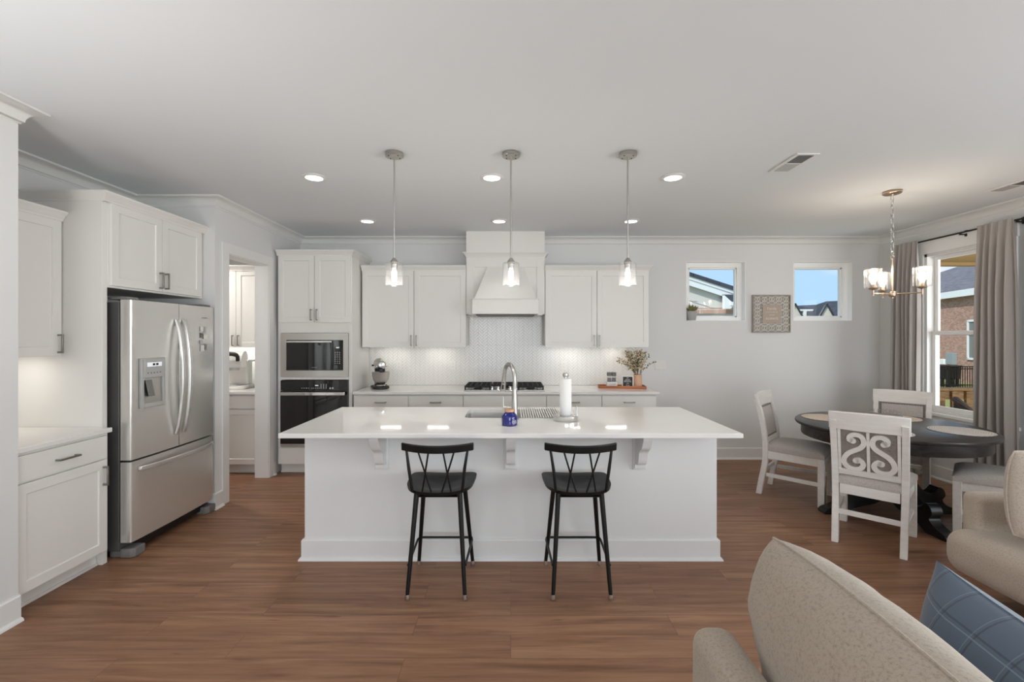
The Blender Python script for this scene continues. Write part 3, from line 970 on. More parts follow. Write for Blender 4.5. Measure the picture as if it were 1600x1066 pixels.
def oven():
    t = thing('wall_oven', 'built-in wall oven with black glass door and wide steel handle under the microwave', 'oven', (-2.159, YT, 0.307))
    w, h = 0.370, 0.727
    MB().box(-w + 0.01, w - 0.01, -0.001, 0.5, 0.002, h - 0.002).build('body', 'dark_steel', t)
    p = MB().box(-w, w, -0.020, -0.0015, h - 0.108, h).build('control_panel', 'black_glass', t, bevel=0.001)
    k = MB()
    for i in range(4): k.box(-0.14 + i * 0.024, -0.130 + i * 0.024, -0.0210, -0.0202, h - 0.088, h - 0.081)
    k.build('indicator_row', 'print', p, smooth=0); k = MB()
    for i in range(5): k.box(-0.03 + i * 0.02, -0.022 + i * 0.02, -0.0210, -0.0202, h - 0.088, h - 0.081)
    k.build('indicator_row', 'print', p, smooth=0); k = MB()
    for i in range(3):
        for j in range(4): k.box(0.07 + i * 0.028, 0.080 + i * 0.028, -0.0210, -0.0202, h - 0.088 + j * 0.013, h - 0.082 + j * 0.013)
    k.build('keypad', 'print', p, smooth=0)
    for cx in (0.175, 0.203):
        k = MB(); k.lathe([(0.0, -0.0008), (0.010, -0.0008), (0.010, 0), (0, 0)], 16, T=Matrix.Translation((cx, -0.0205, h - 0.085)) @ Matrix.Rotation(PI / 2, 4, 'X'))
        k.build('dial', 'print', p, smooth=0)
    MB().box(0.01, 0.045, -0.0210, -0.0202, h - 0.060, h - 0.050).build('display', 'display', p, smooth=0)
    d = MB().box(-w, w, -0.026, -0.0015, 0.032, h - 0.112).build('door', 'black_glass', t, bevel=0.0015)
    hd = MB().box(-w + 0.018, w - 0.018, -0.070, -0.056, h - 0.160, h - 0.124)
    for s in (-1, 1): hd.box(s * (w - 0.045) - 0.012, s * (w - 0.045) + 0.012, -0.058, -0.0265, h - 0.154, h - 0.130)
    hd.build('handle', 'chrome', d, bevel=0.004)
    MB().box(-w, w, -0.024, -0.0015, 0.0, 0.030).build('lower_trim', 'steel_h', t, bevel=0.002)
oven()

# left recess: base cabinet, worktop, wall cabinet
cabinet('base_cabinet', 'white base cabinet with one drawer and one door beside the refrigerator panel', 'cabinet', (-2.672, 2.432, 0), PI / 2, 0.583, 0.62, 0, 0.884,
        doors=[(0.003, 0.560, 0.115, 0.712, 0.530, 0.61)], drawers=[(0.003, 0.560, 0.722, 0.868, 0.13)], toe=0.11)
tag(MB().box(XL + 0.002, -2.640, 2.4325, 3.016, 0.885, 0.915).build('countertop', 'quartz', bevel=0.003),
    'short white quartz worktop in the left recess beside the refrigerator', 'countertop')
cabinet('wall_cabinet', 'white single-door wall cabinet above the left recess worktop', 'cabinet', (-2.990, 2.432, 0), PI / 2, 0.583, 0.308, 1.412, 2.292,
        doors=[(0.003, 0.578, 1.392, 2.284, 0.553, 1.47)], crown=[(0.0, -0.02), (0.583, -0.02)])

# refrigerator surround: side panel and the bridge cabinet over it
bridge = cabinet('bridge_cabinet', 'white two-door cabinet above the refrigerator', 'cabinet', (-2.71, 3.057, 0), PI / 2, 0.940, 0.585, 1.848, 2.43,
                 doors=[(0.012, 0.456, 1.862, 2.422, 0.430, 1.945), (0.460, 0.904, 1.862, 2.422, 0.486, 1.945)],
                 crown=[(-0.040, 0.585), (-0.040, -0.02), (0.942, -0.02)])

sp_ = MB().box(-0.039, -0.001, 0.0, 0.588, 0.0, 2.43).build('side_panel', 'cab', bridge, bevel=0.002, label='tall white side panel left of the refrigerator')

# pantry cabinets
cabinet('wall_cabinet', 'white wall cabinet inside the pantry above the coffee maker', 'cabinet', (-3.80, YU + 0.02, 0), 0, 1.05, YB - YU - 0.021, 1.412, 2.292,
        doors=[(0.004, 0.606, 1.392, 2.284, 0.576, 1.47), (0.610, 1.046, 1.392, 2.284, 0.642, 1.47)], crown=[(0, -0.02), (1.05, -0.02)])
cabinet('base_cabinet', 'white base cabinet inside the pantry below the coffee maker', 'cabinet', (-3.80, YC + 0.02, 0), 0, 1.052, YB - YC - 0.021, 0, 0.884,
        doors=[(0.003, 0.523, 0.115, 0.717, 0.48, 0.63), (0.527, 1.048, 0.115, 0.717, 0.57, 0.63)], drawers=[(0.003, 0.523, 0.725, 0.868), (0.527, 1.048, 0.725, 0.868)], toe=0.11)
tag(MB().box(-3.80, -2.746, 4.955, YB - 0.001, 0.885, 0.915).build('countertop', 'quartz', bevel=0.003),
    'white worktop inside the pantry under the coffee maker', 'countertop')

# ------------------------------------------------------------------ range hood
def hood():
    t = thing('range_hood', 'white wooden range hood with tapered front reaching the ceiling above the cooktop', 'range hood', (-0.0605, 5.29, 1.765))
    w = 0.4565; dz = -1.765; d = YB - 5.29 - 0.012
    MB().box(-w, w, 0, d, 2.44 + dz, CH + dz - 0.001).build('chimney', 'cab', t, bevel=0.001)
    s = MB()
    s.box(-w, w, 0.012, d, 0.012, 2.44 + dz)
    st = 0.09
    s.box(-w, -w + st, 0, 0.012, 0, 2.44 + dz); s.box(w - st, w, 0, 0.012, 0, 2.44 + dz); s.box(-w + st, w - st, 0, 0.012, 0.56, 2.44 + dz)
    s.box(-w, -w + 0.03, 0, d, 0, 0.012); s.box(w - 0.03, w, 0, d, 0, 0.012)
    s.build('back_panel', 'cab', t, bevel=0.0015)
    led = [(0, -0.05), (0.005, -0.05), (0.008, -0.04), (0.014, -0.034), (0.020, -0.020), (0.036, -0.008), (0.042, -0.004), (0.042, 0.006), (0, 0.006)]
    MB().sweep(led, [(-w, 0.25), (-w, 0.0), (w, 0.0), (w, 0.25)], z0=2.49 + dz).build('crown', 'cab', t, smooth=30)
    tp = MB()
    zt, zb = 0.562, 0.182
    tp.hexa([(-0.345, -0.185, zb), (0.345, -0.185, zb), (0.345, 0.011, zb), (-0.345, 0.011, zb)],
            [(-0.210, -0.004, zt), (0.210, -0.004, zt), (0.210, 0.011, zt), (-0.210, 0.011, zt)])
    tp.build('tapered_front', 'cab', t, bevel=0.0015)
    b = MB().box(-0.370, 0.370, -0.210, 0.0115, 0.004, 0.170); b.box(-0.378, 0.378, -0.218, 0.0115, 0.170, 0.182)
    b.build('apron_band', 'cab', t, bevel=0.002)
    MB().box(-0.33, 0.33, -0.19, 0.18, -0.010, 0.0035).build('filter_insert', 'dark_steel', t, bevel=0.002)
hood()

# ------------------------------------------------------------------ cooktop
def cooktop():
    t = thing('gas_cooktop', 'black and steel gas cooktop with five front knobs on the back worktop', 'cooktop', (-0.072, 5.255, 0.9152))
    MB().box(-0.446, 0.446, -0.255, 0.255, 0, 0.012).build('base_plate', 'steel', t, bevel=0.004)
    for cx, w in ((-0.295, 0.285), (0.0, 0.280), (0.295, 0.285)):
        g = MB(); y0, y1 = (-0.235, 0.24) if cx else (-0.12, 0.24)
        a = w / 2; z0, z1 = 0.038, 0.054; b = 0.011
        g.box(cx - a, cx + a, y0, y0 + b, z0, z1); g.box(cx - a, cx + a, y1 - b, y1, z0, z1)
        g.box(cx - a, cx - a + b, y0, y1, z0, z1); g.box(cx + a - b, cx + a, y0, y1, z0, z1)
        for k in range(1, 5):
            xx = cx - a + w * k / 5
            g.box(xx - b / 2, xx + b / 2, y0, y1, z0, z1)
        for k in range(1, 4):
            yy = y0 + (y1 - y0) * k / 4
            g.box(cx - a, cx + a, yy - b / 2, yy + b / 2, z0, z1)
        for sx in (-1, 1):
            for yy in (y0 + 0.008, y1 - 0.008):
                g.box(cx + sx * (a - 0.008) - 0.008, cx + sx * (a - 0.008) + 0.008, yy - 0.008, yy + 0.008, 0.0122, z0)
        g.build('grate', 'black_matte', t)
    for cx, cy in ((-0.295, -0.11), (-0.295, 0.12), (0, 0.06), (0.295, -0.11), (0.295, 0.12)):
        MB().lathe([(0.052, 0), (0.052, 0.006), (0.036, 0.010), (0.036, 0.020), (0.0, 0.022)], 24, (cx, cy, 0.0122)).build('burner', 'black_matte', t)
    for i in range(5):
        MB().lathe([(0.020, 0), (0.020, 0.006), (0.016, 0.010), (0.015, 0.032), (0.012, 0.036), (0, 0.036)], 20, (-0.136 + i * 0.068, -0.205, 0.0122)).build('knob', 'chrome', t)
cooktop()

# ------------------------------------------------------------------ refrigerator
def fridge():
    # local: x along the run (away from camera), -y is the front; turned to face +x
    t = thing('refrigerator', 'stainless steel French-door refrigerator with ice dispenser and bottom freezer drawer', 'refrigerator', (-2.592, 3.110, 0), PI / 2)
    w = 0.868; d0 = 0.085
    MB().box(0, w, d0, 0.69, 0.045, 1.752).build('body', 'dark_steel', t, bevel=0.004)
    def bowed(x0, x1, z0, z1, n=10):
        b = MB()
        pts = []
        for i in range(n + 1):
            x = x0 + (x1 - x0) * i / n
            u = (x / w - 0.5) * 2
            pts.append((x, -0.012 * (1 - u * u) + 0.004))
        r = 0.010
        if x0 < 0.01: pts[0] = (x0, 0.012); pts.insert(1, (x0 + 0.004, 0.006)); pts.insert(2, (x0 + 0.012, 0.003))
        if x1 > w - 0.01: pts[-1] = (x1, 0.012); pts.insert(-1, (x1 - 0.012, 0.003)); pts.insert(-1, (x1 - 0.004, 0.006))
        poly = pts + [(x1, d0 - 0.008), (x0, d0 - 0.008)]
        b.prism(poly, z0, z1, 'xy')
        return b
    seam = 0.437
    gk = MB().box(0.006, w - 0.006, 0.0775, d0 - 0.0005, 0.11, 1.765); gk.box(seam - 0.0028, seam + 0.0028, 0.006, 0.077, 0.67, 1.768)  # black fill and strip painting the shade in the door gaps
    gk.build('gasket_gap_shade', 'black_plastic', t, smooth=0)
    ld = bowed(0, seam - 0.003, 0.668, 1.770).build('door', 'steel', t, bevel=0.0015, label='left stainless steel door with the ice and water dispenser')
    rd = bowed(seam + 0.003, w, 0.668, 1.770).build('door', 'steel', t, bevel=0.0015, label='right stainless steel door')
    dr = bowed(0, w, 0.105, 0.655).build('freezer_drawer', 'steel', t, bevel=0.0015)
    def handle(x, s):
        h = MB(); n = 14
        pts = []
        for i in range(n + 1):
            u = i / n; z = 0.765 + 0.885 * u
            pts.append((x, -0.018 - 0.050 * (4 * u * (1 - u)) ** 0.75, z))
        vs = []
        for p in pts:
            for a, b in ((-0.014, -0.010), (0.014, -0.010), (0.014, 0.010), (-0.014, 0.010)):
                vs.append((p[0] + a, p[1] + b, p[2]))
        fs = [(0, 1, 2, 3), (n * 4, n * 4 + 3, n * 4 + 2, n * 4 + 1)]
        for i in range(n):
            for k in range(4):
                k2 = (k + 1) % 4
                fs.append((i * 4 + k, i * 4 + k2, i * 4 + 4 + k2, i * 4 + 4 + k))
        return h.add(vs, fs)
    handle(seam - 0.040, 1).build('handle', 'handle_steel', ld, bevel=0.004)
    handle(seam + 0.040, -1).build('handle', 'handle_steel', rd, bevel=0.004)
    h = MB(); n = 16; vs = []
    for i in range(n + 1):
        u = i / n; x = 0.05 + (w - 0.10) * u
        y = -0.014 - 0.052 * (4 * u * (1 - u)) ** 0.6
        for a, b in ((-0.010, -0.014), (0.010, -0.014), (0.010, 0.014), (-0.010, 0.014)):
            vs.append((x, y + a, 0.600 + b))
    fs = [(0, 1, 2, 3), (n * 4, n * 4 + 3, n * 4 + 2, n * 4 + 1)]
    for i in range(n):
        for k in range(4):
            k2 = (k + 1) % 4
            fs.append((i * 4 + k, i * 4 + k2, i * 4 + 4 + k2, i * 4 + 4 + k))
    h.add(vs, fs).build('handle', 'handle_steel', dr, bevel=0.004)
    # dispenser on the left door
    x0, x1, z0, z1 = 0.060, 0.282, 1.012, 1.362
    f = MB(); yo = -0.020
    f.box(x0, x0 + 0.026, yo, 0.0, z0, z1); f.box(x1 - 0.026, x1, yo, 0.0, z0, z1)
    f.box(x0 + 0.026, x1 - 0.026, yo, 0.0, z0, z0 + 0.032); f.box(x0 + 0.026, x1 - 0.026, yo - 0.002, 0.0, 1.222, z1)
    dsp = f.build('dispenser', 'grey_plastic', ld, bevel=0.004)
    dsp['label'] = 'silver grey ice and water dispenser surround'
    rc = MB(); a, b = x0 + 0.026, x1 - 0.026
    rc.hexa([(a, -0.013, z0 + 0.032), (b, -0.013, z0 + 0.032), (b, -0.0115, z0 + 0.032), (a, -0.0115, z0 + 0.032)],
            [(a, -0.006, 1.222), (b, -0.006, 1.222), (b, -0.0045, 1.222), (a, -0.0045, 1.222)])
    rc.build('recess', 'steel_h', ld, smooth=0)
    MB().hexa([(a + 0.030, -0.030, 1.092), (a + 0.085, -0.030, 1.092), (a + 0.085, -0.022, 1.092), (a + 0.030, -0.022, 1.092)],
              [(a + 0.012, -0.020, 1.207), (a + 0.068, -0.020, 1.207), (a + 0.068, -0.012, 1.207), (a + 0.012, -0.012, 1.207)]).build('paddle', 'mid_plastic', ld, bevel=0.006)
    MB().box(a + 0.022, b - 0.015, -0.0232, -0.0222, 1.302, 1.332).build('display', 'display', ld, smooth=0)
    k = MB()
    for i in range(2): k.box(a + 0.070 + i * 0.030, a + 0.092 + i * 0.030, -0.0240, -0.0233, 1.309, 1.325)
    k.build('readout', 'dark_print', ld, smooth=0)
    k = MB()
    for i in range(5): k.lathe([(0, -0.0008), (0.006, -0.0008), (0.006, 0), (0, 0)], 12, T=Matrix.Translation((a + 0.030 + i * 0.028, -0.0225, 1.257)) @ Matrix.Rotation(PI / 2, 4, 'X'))
    k.build('buttons', 'mid_plastic', ld)
    text_part('brand_mark', '~~~', 0.045, 'mid_plastic', rd, (w - 0.13, -0.0075, 1.675), (PI / 2, 0, 0), 0.0006)
    # hinge covers and feet
    MB().box(0.004, 0.10, 0.03, 0.17, 1.7708, 1.790).build('hinge_cover', 'mid_plastic', t, bevel=0.006)
    MB().box(w - 0.10, w - 0.004, 0.03, 0.17, 1.7708, 1.790).build('hinge_cover', 'mid_plastic', t, bevel=0.006)
    MB().box(0.10, w - 0.10, 0.05, 0.08, 0.03, 0.10).build('kick_grille', 'black_plastic', t)
    for x in (0.0, w - 0.105):
        ft = MB(); ft.prism([(x, 0.012), (x + 0.02, -0.012), (x + 0.105, -0.012), (x + 0.105, 0.08), (x, 0.08)], 0.001, 0.062, 'xy')
        ft.box(x + 0.01, x + 0.095, 0.081, 0.16, 0.001, 0.044)
        ft.build('foot', 'mid_plastic', t, bevel=0.006)
fridge()

# magnets on the right fridge door
mg = [(0.015, 1.560, 0.040, 0.040, 'white_plastic'), (0.062, 1.552, 0.026, 0.048, 'grey_plastic'), (0.018, 1.505, 0.032, 0.042, 'mid_plastic'),
      (0.058, 1.495, 0.044, 0.044, 'white_plastic'), (0.012, 1.452, 0.036, 0.036, 'grey_plastic'), (0.020, 1.395, 0.044, 0.050, 'white_plastic'), (0.068, 1.405, 0.030, 0.048, 'mid_plastic')]
mlab = ['top left white photo magnet in the cluster on the right refrigerator door', 'narrow pale magnet at the top right of the refrigerator door cluster',
        'small dark photo magnet in the middle left of the refrigerator door cluster', 'white square magnet in the middle right of the refrigerator door cluster',
        'small grey magnet low on the left of the refrigerator door cluster', 'largest white magnet at the bottom of the refrigerator door cluster',
        'dark photo magnet at the bottom right of the refrigerator door cluster']
for (dx, z, a, h, mt), lb in zip(mg, mlab):
    y = 3.110 + 0.66 + dx
    xs = -2.592 + 0.0075
    tag(MB().box(xs, xs + 0.003, y, y + a, z, z + h).build('fridge_magnet', mt, smooth=0), lb, 'magnet', 'photo magnets on the refrigerator')

# ------------------------------------------------------------------ island
YI = 3.10
def island():
    t = thing('kitchen_island', 'white panelled kitchen island with baseboard and corbels under the worktop', 'kitchen island', (0, YI, 0))
    MB().box(-1.404, 1.404, 0, 0.755, 0.0005, 0.884).build('body', 'island', t, bevel=0.002)
    MB().sweep(base, [(-1.4042, 0.75), (-1.4042, -0.0002), (1.4042, -0.0002), (1.4042, 0.75)]).build('baseboard', 'island', t, smooth=30)
    for cx in (-0.874, 0.0, 0.874):
        c = MB()
        prof = [(-0.0005, 0.884), (-0.195, 0.884), (-0.195, 0.858)] + spline([(-0.188, 0.845), (-0.150, 0.790), (-0.100, 0.755), (-0.078, 0.700), (-0.060, 0.668), (-0.030, 0.655)], 5) + [(-0.0005, 0.655)]
        c.prism([(p[0] - 0.013, p[1]) for p in prof], cx - 0.030, cx + 0.030, 'yz')
        c.box(cx - 0.045, cx + 0.045, -0.0135, -0.0003, 0.615, 0.884)
        c.box(cx - 0.038, cx + 0.038, -0.030, -0.013, 0.628, 0.655)
        c.build('corbel', 'island', t, bevel=0.0015)
    for i in range(4):
        shaker(MB(), -1.40 + i * 0.70 + 0.01, -1.40 + (i + 1) * 0.70 - 0.01, 0.02, 0.86, y=0).build('door', 'island', t, loc=(0, 0.7755, 0), rot=(0, 0, 0))
island()
SX0, SX1, SY0, SY1 = -0.345, 0.385, 3.365, 3.760
def island_top():
    o = MB().box(-1.443, 1.443, 2.819, 3.887, 0.885, 0.915).build('countertop', 'quartz', bevel=0.004)
    tag(o, 'large white quartz worktop on the kitchen island, with the sink cut into it', 'countertop')
    c = MB().prism(rrect(SX0, SX1, SY0, SY1, 0.05), 0.85, 0.95, 'xy').build('cutter', 'quartz')
    md = o.modifiers.new('cut', 'BOOLEAN'); md.object = c; md.operation = 'DIFFERENCE'; md.solver = 'EXACT'
    bpy.context.view_layer.update()
    bake(o)
    bpy.data.objects.remove(c)
    o.data.set_sharp_from_angle(angle=math.radians(12))
island_top()
def sink():
    t = thing('kitchen_sink', 'undermount stainless steel sink in the island worktop', 'sink', (0, 0, 0.884))
    n = 6
    o = rrect(SX0 - 0.008, SX1 + 0.008, SY0 - 0.008, SY1 + 0.008, 0.056, n)
    i = rrect(SX0 - 0.001, SX1 + 0.001, SY0 - 0.001, SY1 + 0.001, 0.050, n)
    k = rrect(SX0 + 0.012, SX1 - 0.012, SY0 + 0.012, SY1 - 0.012, 0.05, n)
    N = len(o)
    vs = [(a, b, 0) for a, b in o] + [(a, b, 0) for a, b in i] + [(a, b, -0.19) for a, b in k] + [(a, b, -0.195) for a, b in k] + [(a, b, -0.02) for a, b in o]
    fs = []
    for p in range(N):
        q = (p + 1) % N
        fs += [(p, q, N + q, N + p), (N + p, N + q, 2 * N + q, 2 * N + p), (p, q, 4 * N + q, 4 * N + p), (4 * N + p, 4 * N + q, 3 * N + q, 3 * N + p)]
    fs += [tuple(range(2 * N, 3 * N)), tuple(range(3 * N, 4 * N))]
    MB().add(vs, fs).build('basin', 'sink', t, smooth=50)
    MB().lathe([(0.045, 0), (0.045, 0.004), (0.03, 0.001), (0, 0.001)], 24, (0.02, 3.56, -0.1895)).build('drain', 'chrome', t)
sink()
# the sink sits in the island: hollow the island body to hold it
for o in bpy.data.objects:
    if o.name.startswith('body') and o.parent and o.parent.name == 'kitchen_island':
        c = MB().box(SX0 - 0.02, SX1 + 0.02, SY0 - 0.02 - YI, SY1 + 0.02 - YI, 0.66, 1.0).build('cutter', 'island')
        c.location = (0, YI, 0)
        md = o.modifiers.new('cut', 'BOOLEAN'); md.object = c; md.operation = 'DIFFERENCE'; md.solver = 'EXACT'
        bpy.context.view_layer.update(); bake(o); bpy.data.objects.remove(c)
        break

def faucet():
    t = thing('kitchen_faucet', 'brushed nickel gooseneck faucet with pull-down head at the island sink', 'faucet', (0.028, 3.318, 0.9152))
    MB().lathe([(0.030, 0), (0.030, 0.006), (0.025, 0.014), (0.0225, 0.06), (0.0195, 0.15), (0.0165, 0.22)], 24).build('base', 'nickel', t)
    pts = [(0, 0, 0.218), (0, 0.0, 0.30), (-0.008, 0.016, 0.352), (-0.026, 0.055, 0.388), (-0.048, 0.105, 0.392), (-0.066, 0.148, 0.366), (-0.076, 0.168, 0.315), (-0.080, 0.176, 0.280)]
    MB().tube(spline(pts, 6), 0.0150, 14).build('spout', 'nickel', t)
    sp = MB().tube([(-0.080, 0.176, 0.2795), (-0.083, 0.182, 0.235), (-0.088, 0.190, 0.185)], [0.0158, 0.0180, 0.0215], 18).build('spray_head', 'nickel', t)
    q = MB()
    q.tube([(-0.0865, 0.1635, 0.232), (-0.0895, 0.1675, 0.200)], 0.0075, 10)
    q.tube([(-0.0835, 0.1635, 0.252), (-0.0842, 0.1645, 0.244)], 0.0055, 10)
    q.build('button', 'black_plastic', sp)
    h = MB().tube([(-0.015, 0, 0.080), (-0.085, 0.0, 0.084)], 0.009, 12)
    h.tube([(-0.082, 0, 0.080), (-0.084, 0.0, 0.165)], [0.0065, 0.0045], 12)
    h.build('handle', 'nickel', t)
faucet()

def rack():
    t = thing('drying_rack', 'roll-up steel drying rack lying over the right half of the sink', 'drying rack', (0.225, 3.563, 0.9152))
    for i in range(17):
        x = -0.145 + i * 0.290 / 16
        MB().tube([(x, -0.218, 0.006), (x, 0.218, 0.006)], 0.0052, 8).build('rod', 'white_plastic', t)
    MB().box(-0.152, 0.152, -0.222, -0.208, 0.0, 0.0012).build('strip', 'grey_plastic', t)
    MB().box(-0.152, 0.152, 0.208, 0.222, 0.0, 0.0012).build('strip', 'grey_plastic', t)
rack()

def candle():
    t = thing('candle_jar', 'cobalt blue candle jar with a copper lid in front of the faucet', 'candle', (-0.008, 3.095, 0.9152))
    MB().lathe([(0.050, 0), (0.055, 0.004), (0.056, 0.055), (0.054, 0.066), (0.040, 0.082), (0.034, 0.088), (0.034, 0.091), (0, 0.091)], 10).build('jar', 'blue_glaze', t, bevel=0.002)
    MB().lathe([(0.036, 0.0912), (0.037, 0.094), (0.037, 0.104), (0.034, 0.108), (0.0, 0.108)], 32).build('lid', 'copper', t)
    e = MB().lathe([(0.0125, 0), (0.0125, 0.0012), (0.0145, 0.0012), (0.0145, 0)], 24, close=False)
    a = Matrix.Translation((0.030, -0.0485, 0.030)) @ Matrix.Rotation(math.radians(22), 4, 'Z') @ Matrix.Rotation(PI / 2, 4, 'X')
    e2 = MB(); e2.add(e.v, e.f, a)
    for z in (-0.004, 0.0, 0.004): e2.box(-0.008, 0.008, z - 0.001, z + 0.001, 0.0, 0.001, a)
    e2.build('emblem', 'print', t, smooth=0)
candle()

def towel():
    t = thing('paper_towel_holder', 'chrome paper towel holder with round base on the island', 'paper towel holder', (0.395, 3.275, 0.9152))
    MB().lathe([(0.088, 0), (0.090, 0.004), (0.090, 0.034), (0.087, 0.037), (0, 0.037)], 40).build('base', 'chrome', t)
    MB().tube([(0, 0, 0.030), (0, 0, 0.318)], 0.007, 12).build('post', 'chrome', t)
    MB().lathe([(0.0075, 0.308), (0.018, 0.310), (0.021, 0.322), (0.019, 0.336), (0.012, 0.341), (0, 0.342)], 20).build('finial', 'nickel', t)
    MB().tube([(0.078, -0.015, 0.028), (0.078, -0.015, 0.105)], 0.004, 10).build('tension_arm', 'chrome', t)
    r = MB().lathe([(0.020, 0), (0.041, 0), (0.0425, 0.004), (0.0425, 0.258), (0.041, 0.262), (0.020, 0.262), (0.020, 0)], 40, close=False).build('paper_towel_roll', 'paper', loc=(0.395, 3.275, 0.9528))
    tag(r, 'white paper towel roll standing on the chrome holder', 'paper towel roll')
towel()

# ------------------------------------------------------------------ bar stools
def stool():
    t = thing('bar_stool', 'black metal counter stool with crossed spindle back, left of the two at the island', 'stool', (-0.43, 2.82, 0), 0, 'black stools at the island')
    # local: sitter faces +y, backrest at -y; seat top 0.62
    zs = 0.615
    n = 14
    m = MB(); vs = []
    def edge(u):
        """seat outline, superellipse wider at the front"""
        c, s = math.cos(u), math.sin(u)
        e = 0.34 if s > 0 else 0.72
        x = 0.205 * math.copysign(abs(c) ** e, c); y = 0.195 * math.copysign(abs(s) ** e, s)
        x *= 1.0 + 0.06 * (y / 0.195)
        return x, y
    S = 40; rings = []
    for k in range(7):
        r = k / 6
        ring = []
        for i in range(S):
            x, y = edge(2 * PI * i / S)
            dish = -0.022 * max(0, 1 - (r / 0.8) ** 2) ** 1.2
            lip = 0.010 * (abs(x * r) / 0.2) ** 2 * (1 if r > 0.5 else 0)
            ring.append((x * r, y * r - 0.0, zs + dish * 1.0 + lip))
        rings.append(ring)
    top = [p for ring in rings for p in ring]
    bot = [(x * 0.985, y * 0.985, z - 0.020) for ring in rings for x, y, z in ring]
    off = len(top); fs = []
    for k in range(6):
        for i in range(S):
            j = (i + 1) % S
            fs.append((k * S + i, k * S + j, (k + 1) * S + j, (k + 1) * S + i))
            fs.append((off + k * S + i, off + (k + 1) * S + i, off + (k + 1) * S + j, off + k * S + j))
    for i in range(S):
        j = (i + 1) % S
        fs.append((6 * S + i, 6 * S + j, off + 6 * S + j, off + 6 * S + i))
    m.add(top + bot, fs)
    m.build('seat', 'black_paint', t, smooth=60)
    f = MB().box(-0.12, 0.12, -0.125, 0.125, zs - 0.052, zs - 0.045)
    for s in (-1, 1): f.box(s * 0.12 - 0.010, s * 0.12 + 0.010, -0.13, 0.13, zs - 0.045, zs - 0.0225)
    f.build('seat_frame', 'black_paint', t, bevel=0.003)
    top_z = zs - 0.026
    for (x, y, bx, by) in ((-0.128, -0.120, -0.166, -0.200), (0.128, -0.120, 0.166, -0.200), (-0.128, 0.120, -0.178, 0.198), (0.128, 0.120, 0.178, 0.198)):
        l = MB().tube([(x, y, top_z), (bx * 0.98 + x * 0.02, by * 0.98 + y * 0.02, 0.034)], [0.0155, 0.0115], 14).build('leg', 'black_paint', t)
        MB().lathe([(0.010, 0), (0.0145, 0.003), (0.0145, 0.016), (0.0125, 0.033), (0, 0.033)], 16, (bx, by, 0.0005)).build('foot_glide', 'chrome', l)
    def at(z, k):
        """leg centre at height z: k=0 rear pair, 1 front pair (x half-width, y)"""
        u = (top_z - z) / top_z
        return (0.128 + (0.166 - 0.128) * u, -0.120 - 0.08 * u) if k == 0 else (0.128 + 0.050 * u, 0.120 + 0.078 * u)
    z = 0.188
    xr, yr = at(z, 0); xf, yf = at(z, 1)
    pts = [(-xr - 0.012, yr, z), (-xf - 0.016, yf - 0.02, z), (-xf - 0.012, yf + 0.012, z), (-xf + 0.02, yf + 0.018, z), (xf - 0.02, yf + 0.018, z), (xf + 0.012, yf + 0.012, z), (xf + 0.016, yf - 0.02, z), (xr + 0.012, yr, z)]
    MB().tube(pts, 0.0075, 10).build('footrest', 'black_paint', t)
    # curved crest rail
    r = MB(); vs = []; N = 20
    for i in range(N + 1):
        u = -1 + 2 * i / N
        x = 0.212 * u; y = -0.216 + 0.070 * u * u; zc = 0.868 + 0.004 * u * u
        for a, b in ((-0.011, -0.023), (0.011, -0.023), (0.013, 0.023), (-0.009, 0.023)):
            vs.append((x, y + a - 0.02 * b / 0.023 * 0.2, zc + b))
    fs = [(0, 3, 2, 1), (N * 4, N * 4 + 1, N * 4 + 2, N * 4 + 3)]
    for i in range(N):
        for k in range(4):
            k2 = (k + 1) % 4
            fs.append((i * 4 + k, i * 4 + k2, i * 4 + 4 + k2, i * 4 + 4 + k))
    r.add(vs, fs); r.build('crest_rail', 'black_paint', t, bevel=0.006, seg=3)
    def rail(x): return (x, -0.216 + 0.070 * (x / 0.212) ** 2, 0.854)
    zb = zs - 0.003
    for s in (-1, 1):
        MB().tube([rail(s * 0.178), (s * 0.162, -0.176, 0.75), (s * 0.147, -0.160, zb)], [0.0075, 0.0095, 0.0085], 10).build('back_post', 'black_paint', t)
        MB().tube([rail(s * 0.104), (s * 0.030, -0.182, zb + 0.001)], 0.0052, 8).build('spindle', 'black_paint', t)
        MB().tube([rail(s * 0.042), (s * 0.084, -0.180, zb + 0.001)], 0.0052, 8).build('spindle', 'black_paint', t)
    return t
st = stool()
dup(st, (0.41, 2.82, 0), math.radians(0), 'black metal counter stool with crossed spindle back, right of the two at the island')

# ------------------------------------------------------------------ pendants, downlights, vents
def point(name, loc, power, color, size=0.03):
    d = bpy.data.lights.new(name, 'POINT'); d.energy = power; d.color = color; d.shadow_soft_size = size
    o = bpy.data.objects.new(name, d); COL.objects.link(o); o.location = loc
    return o

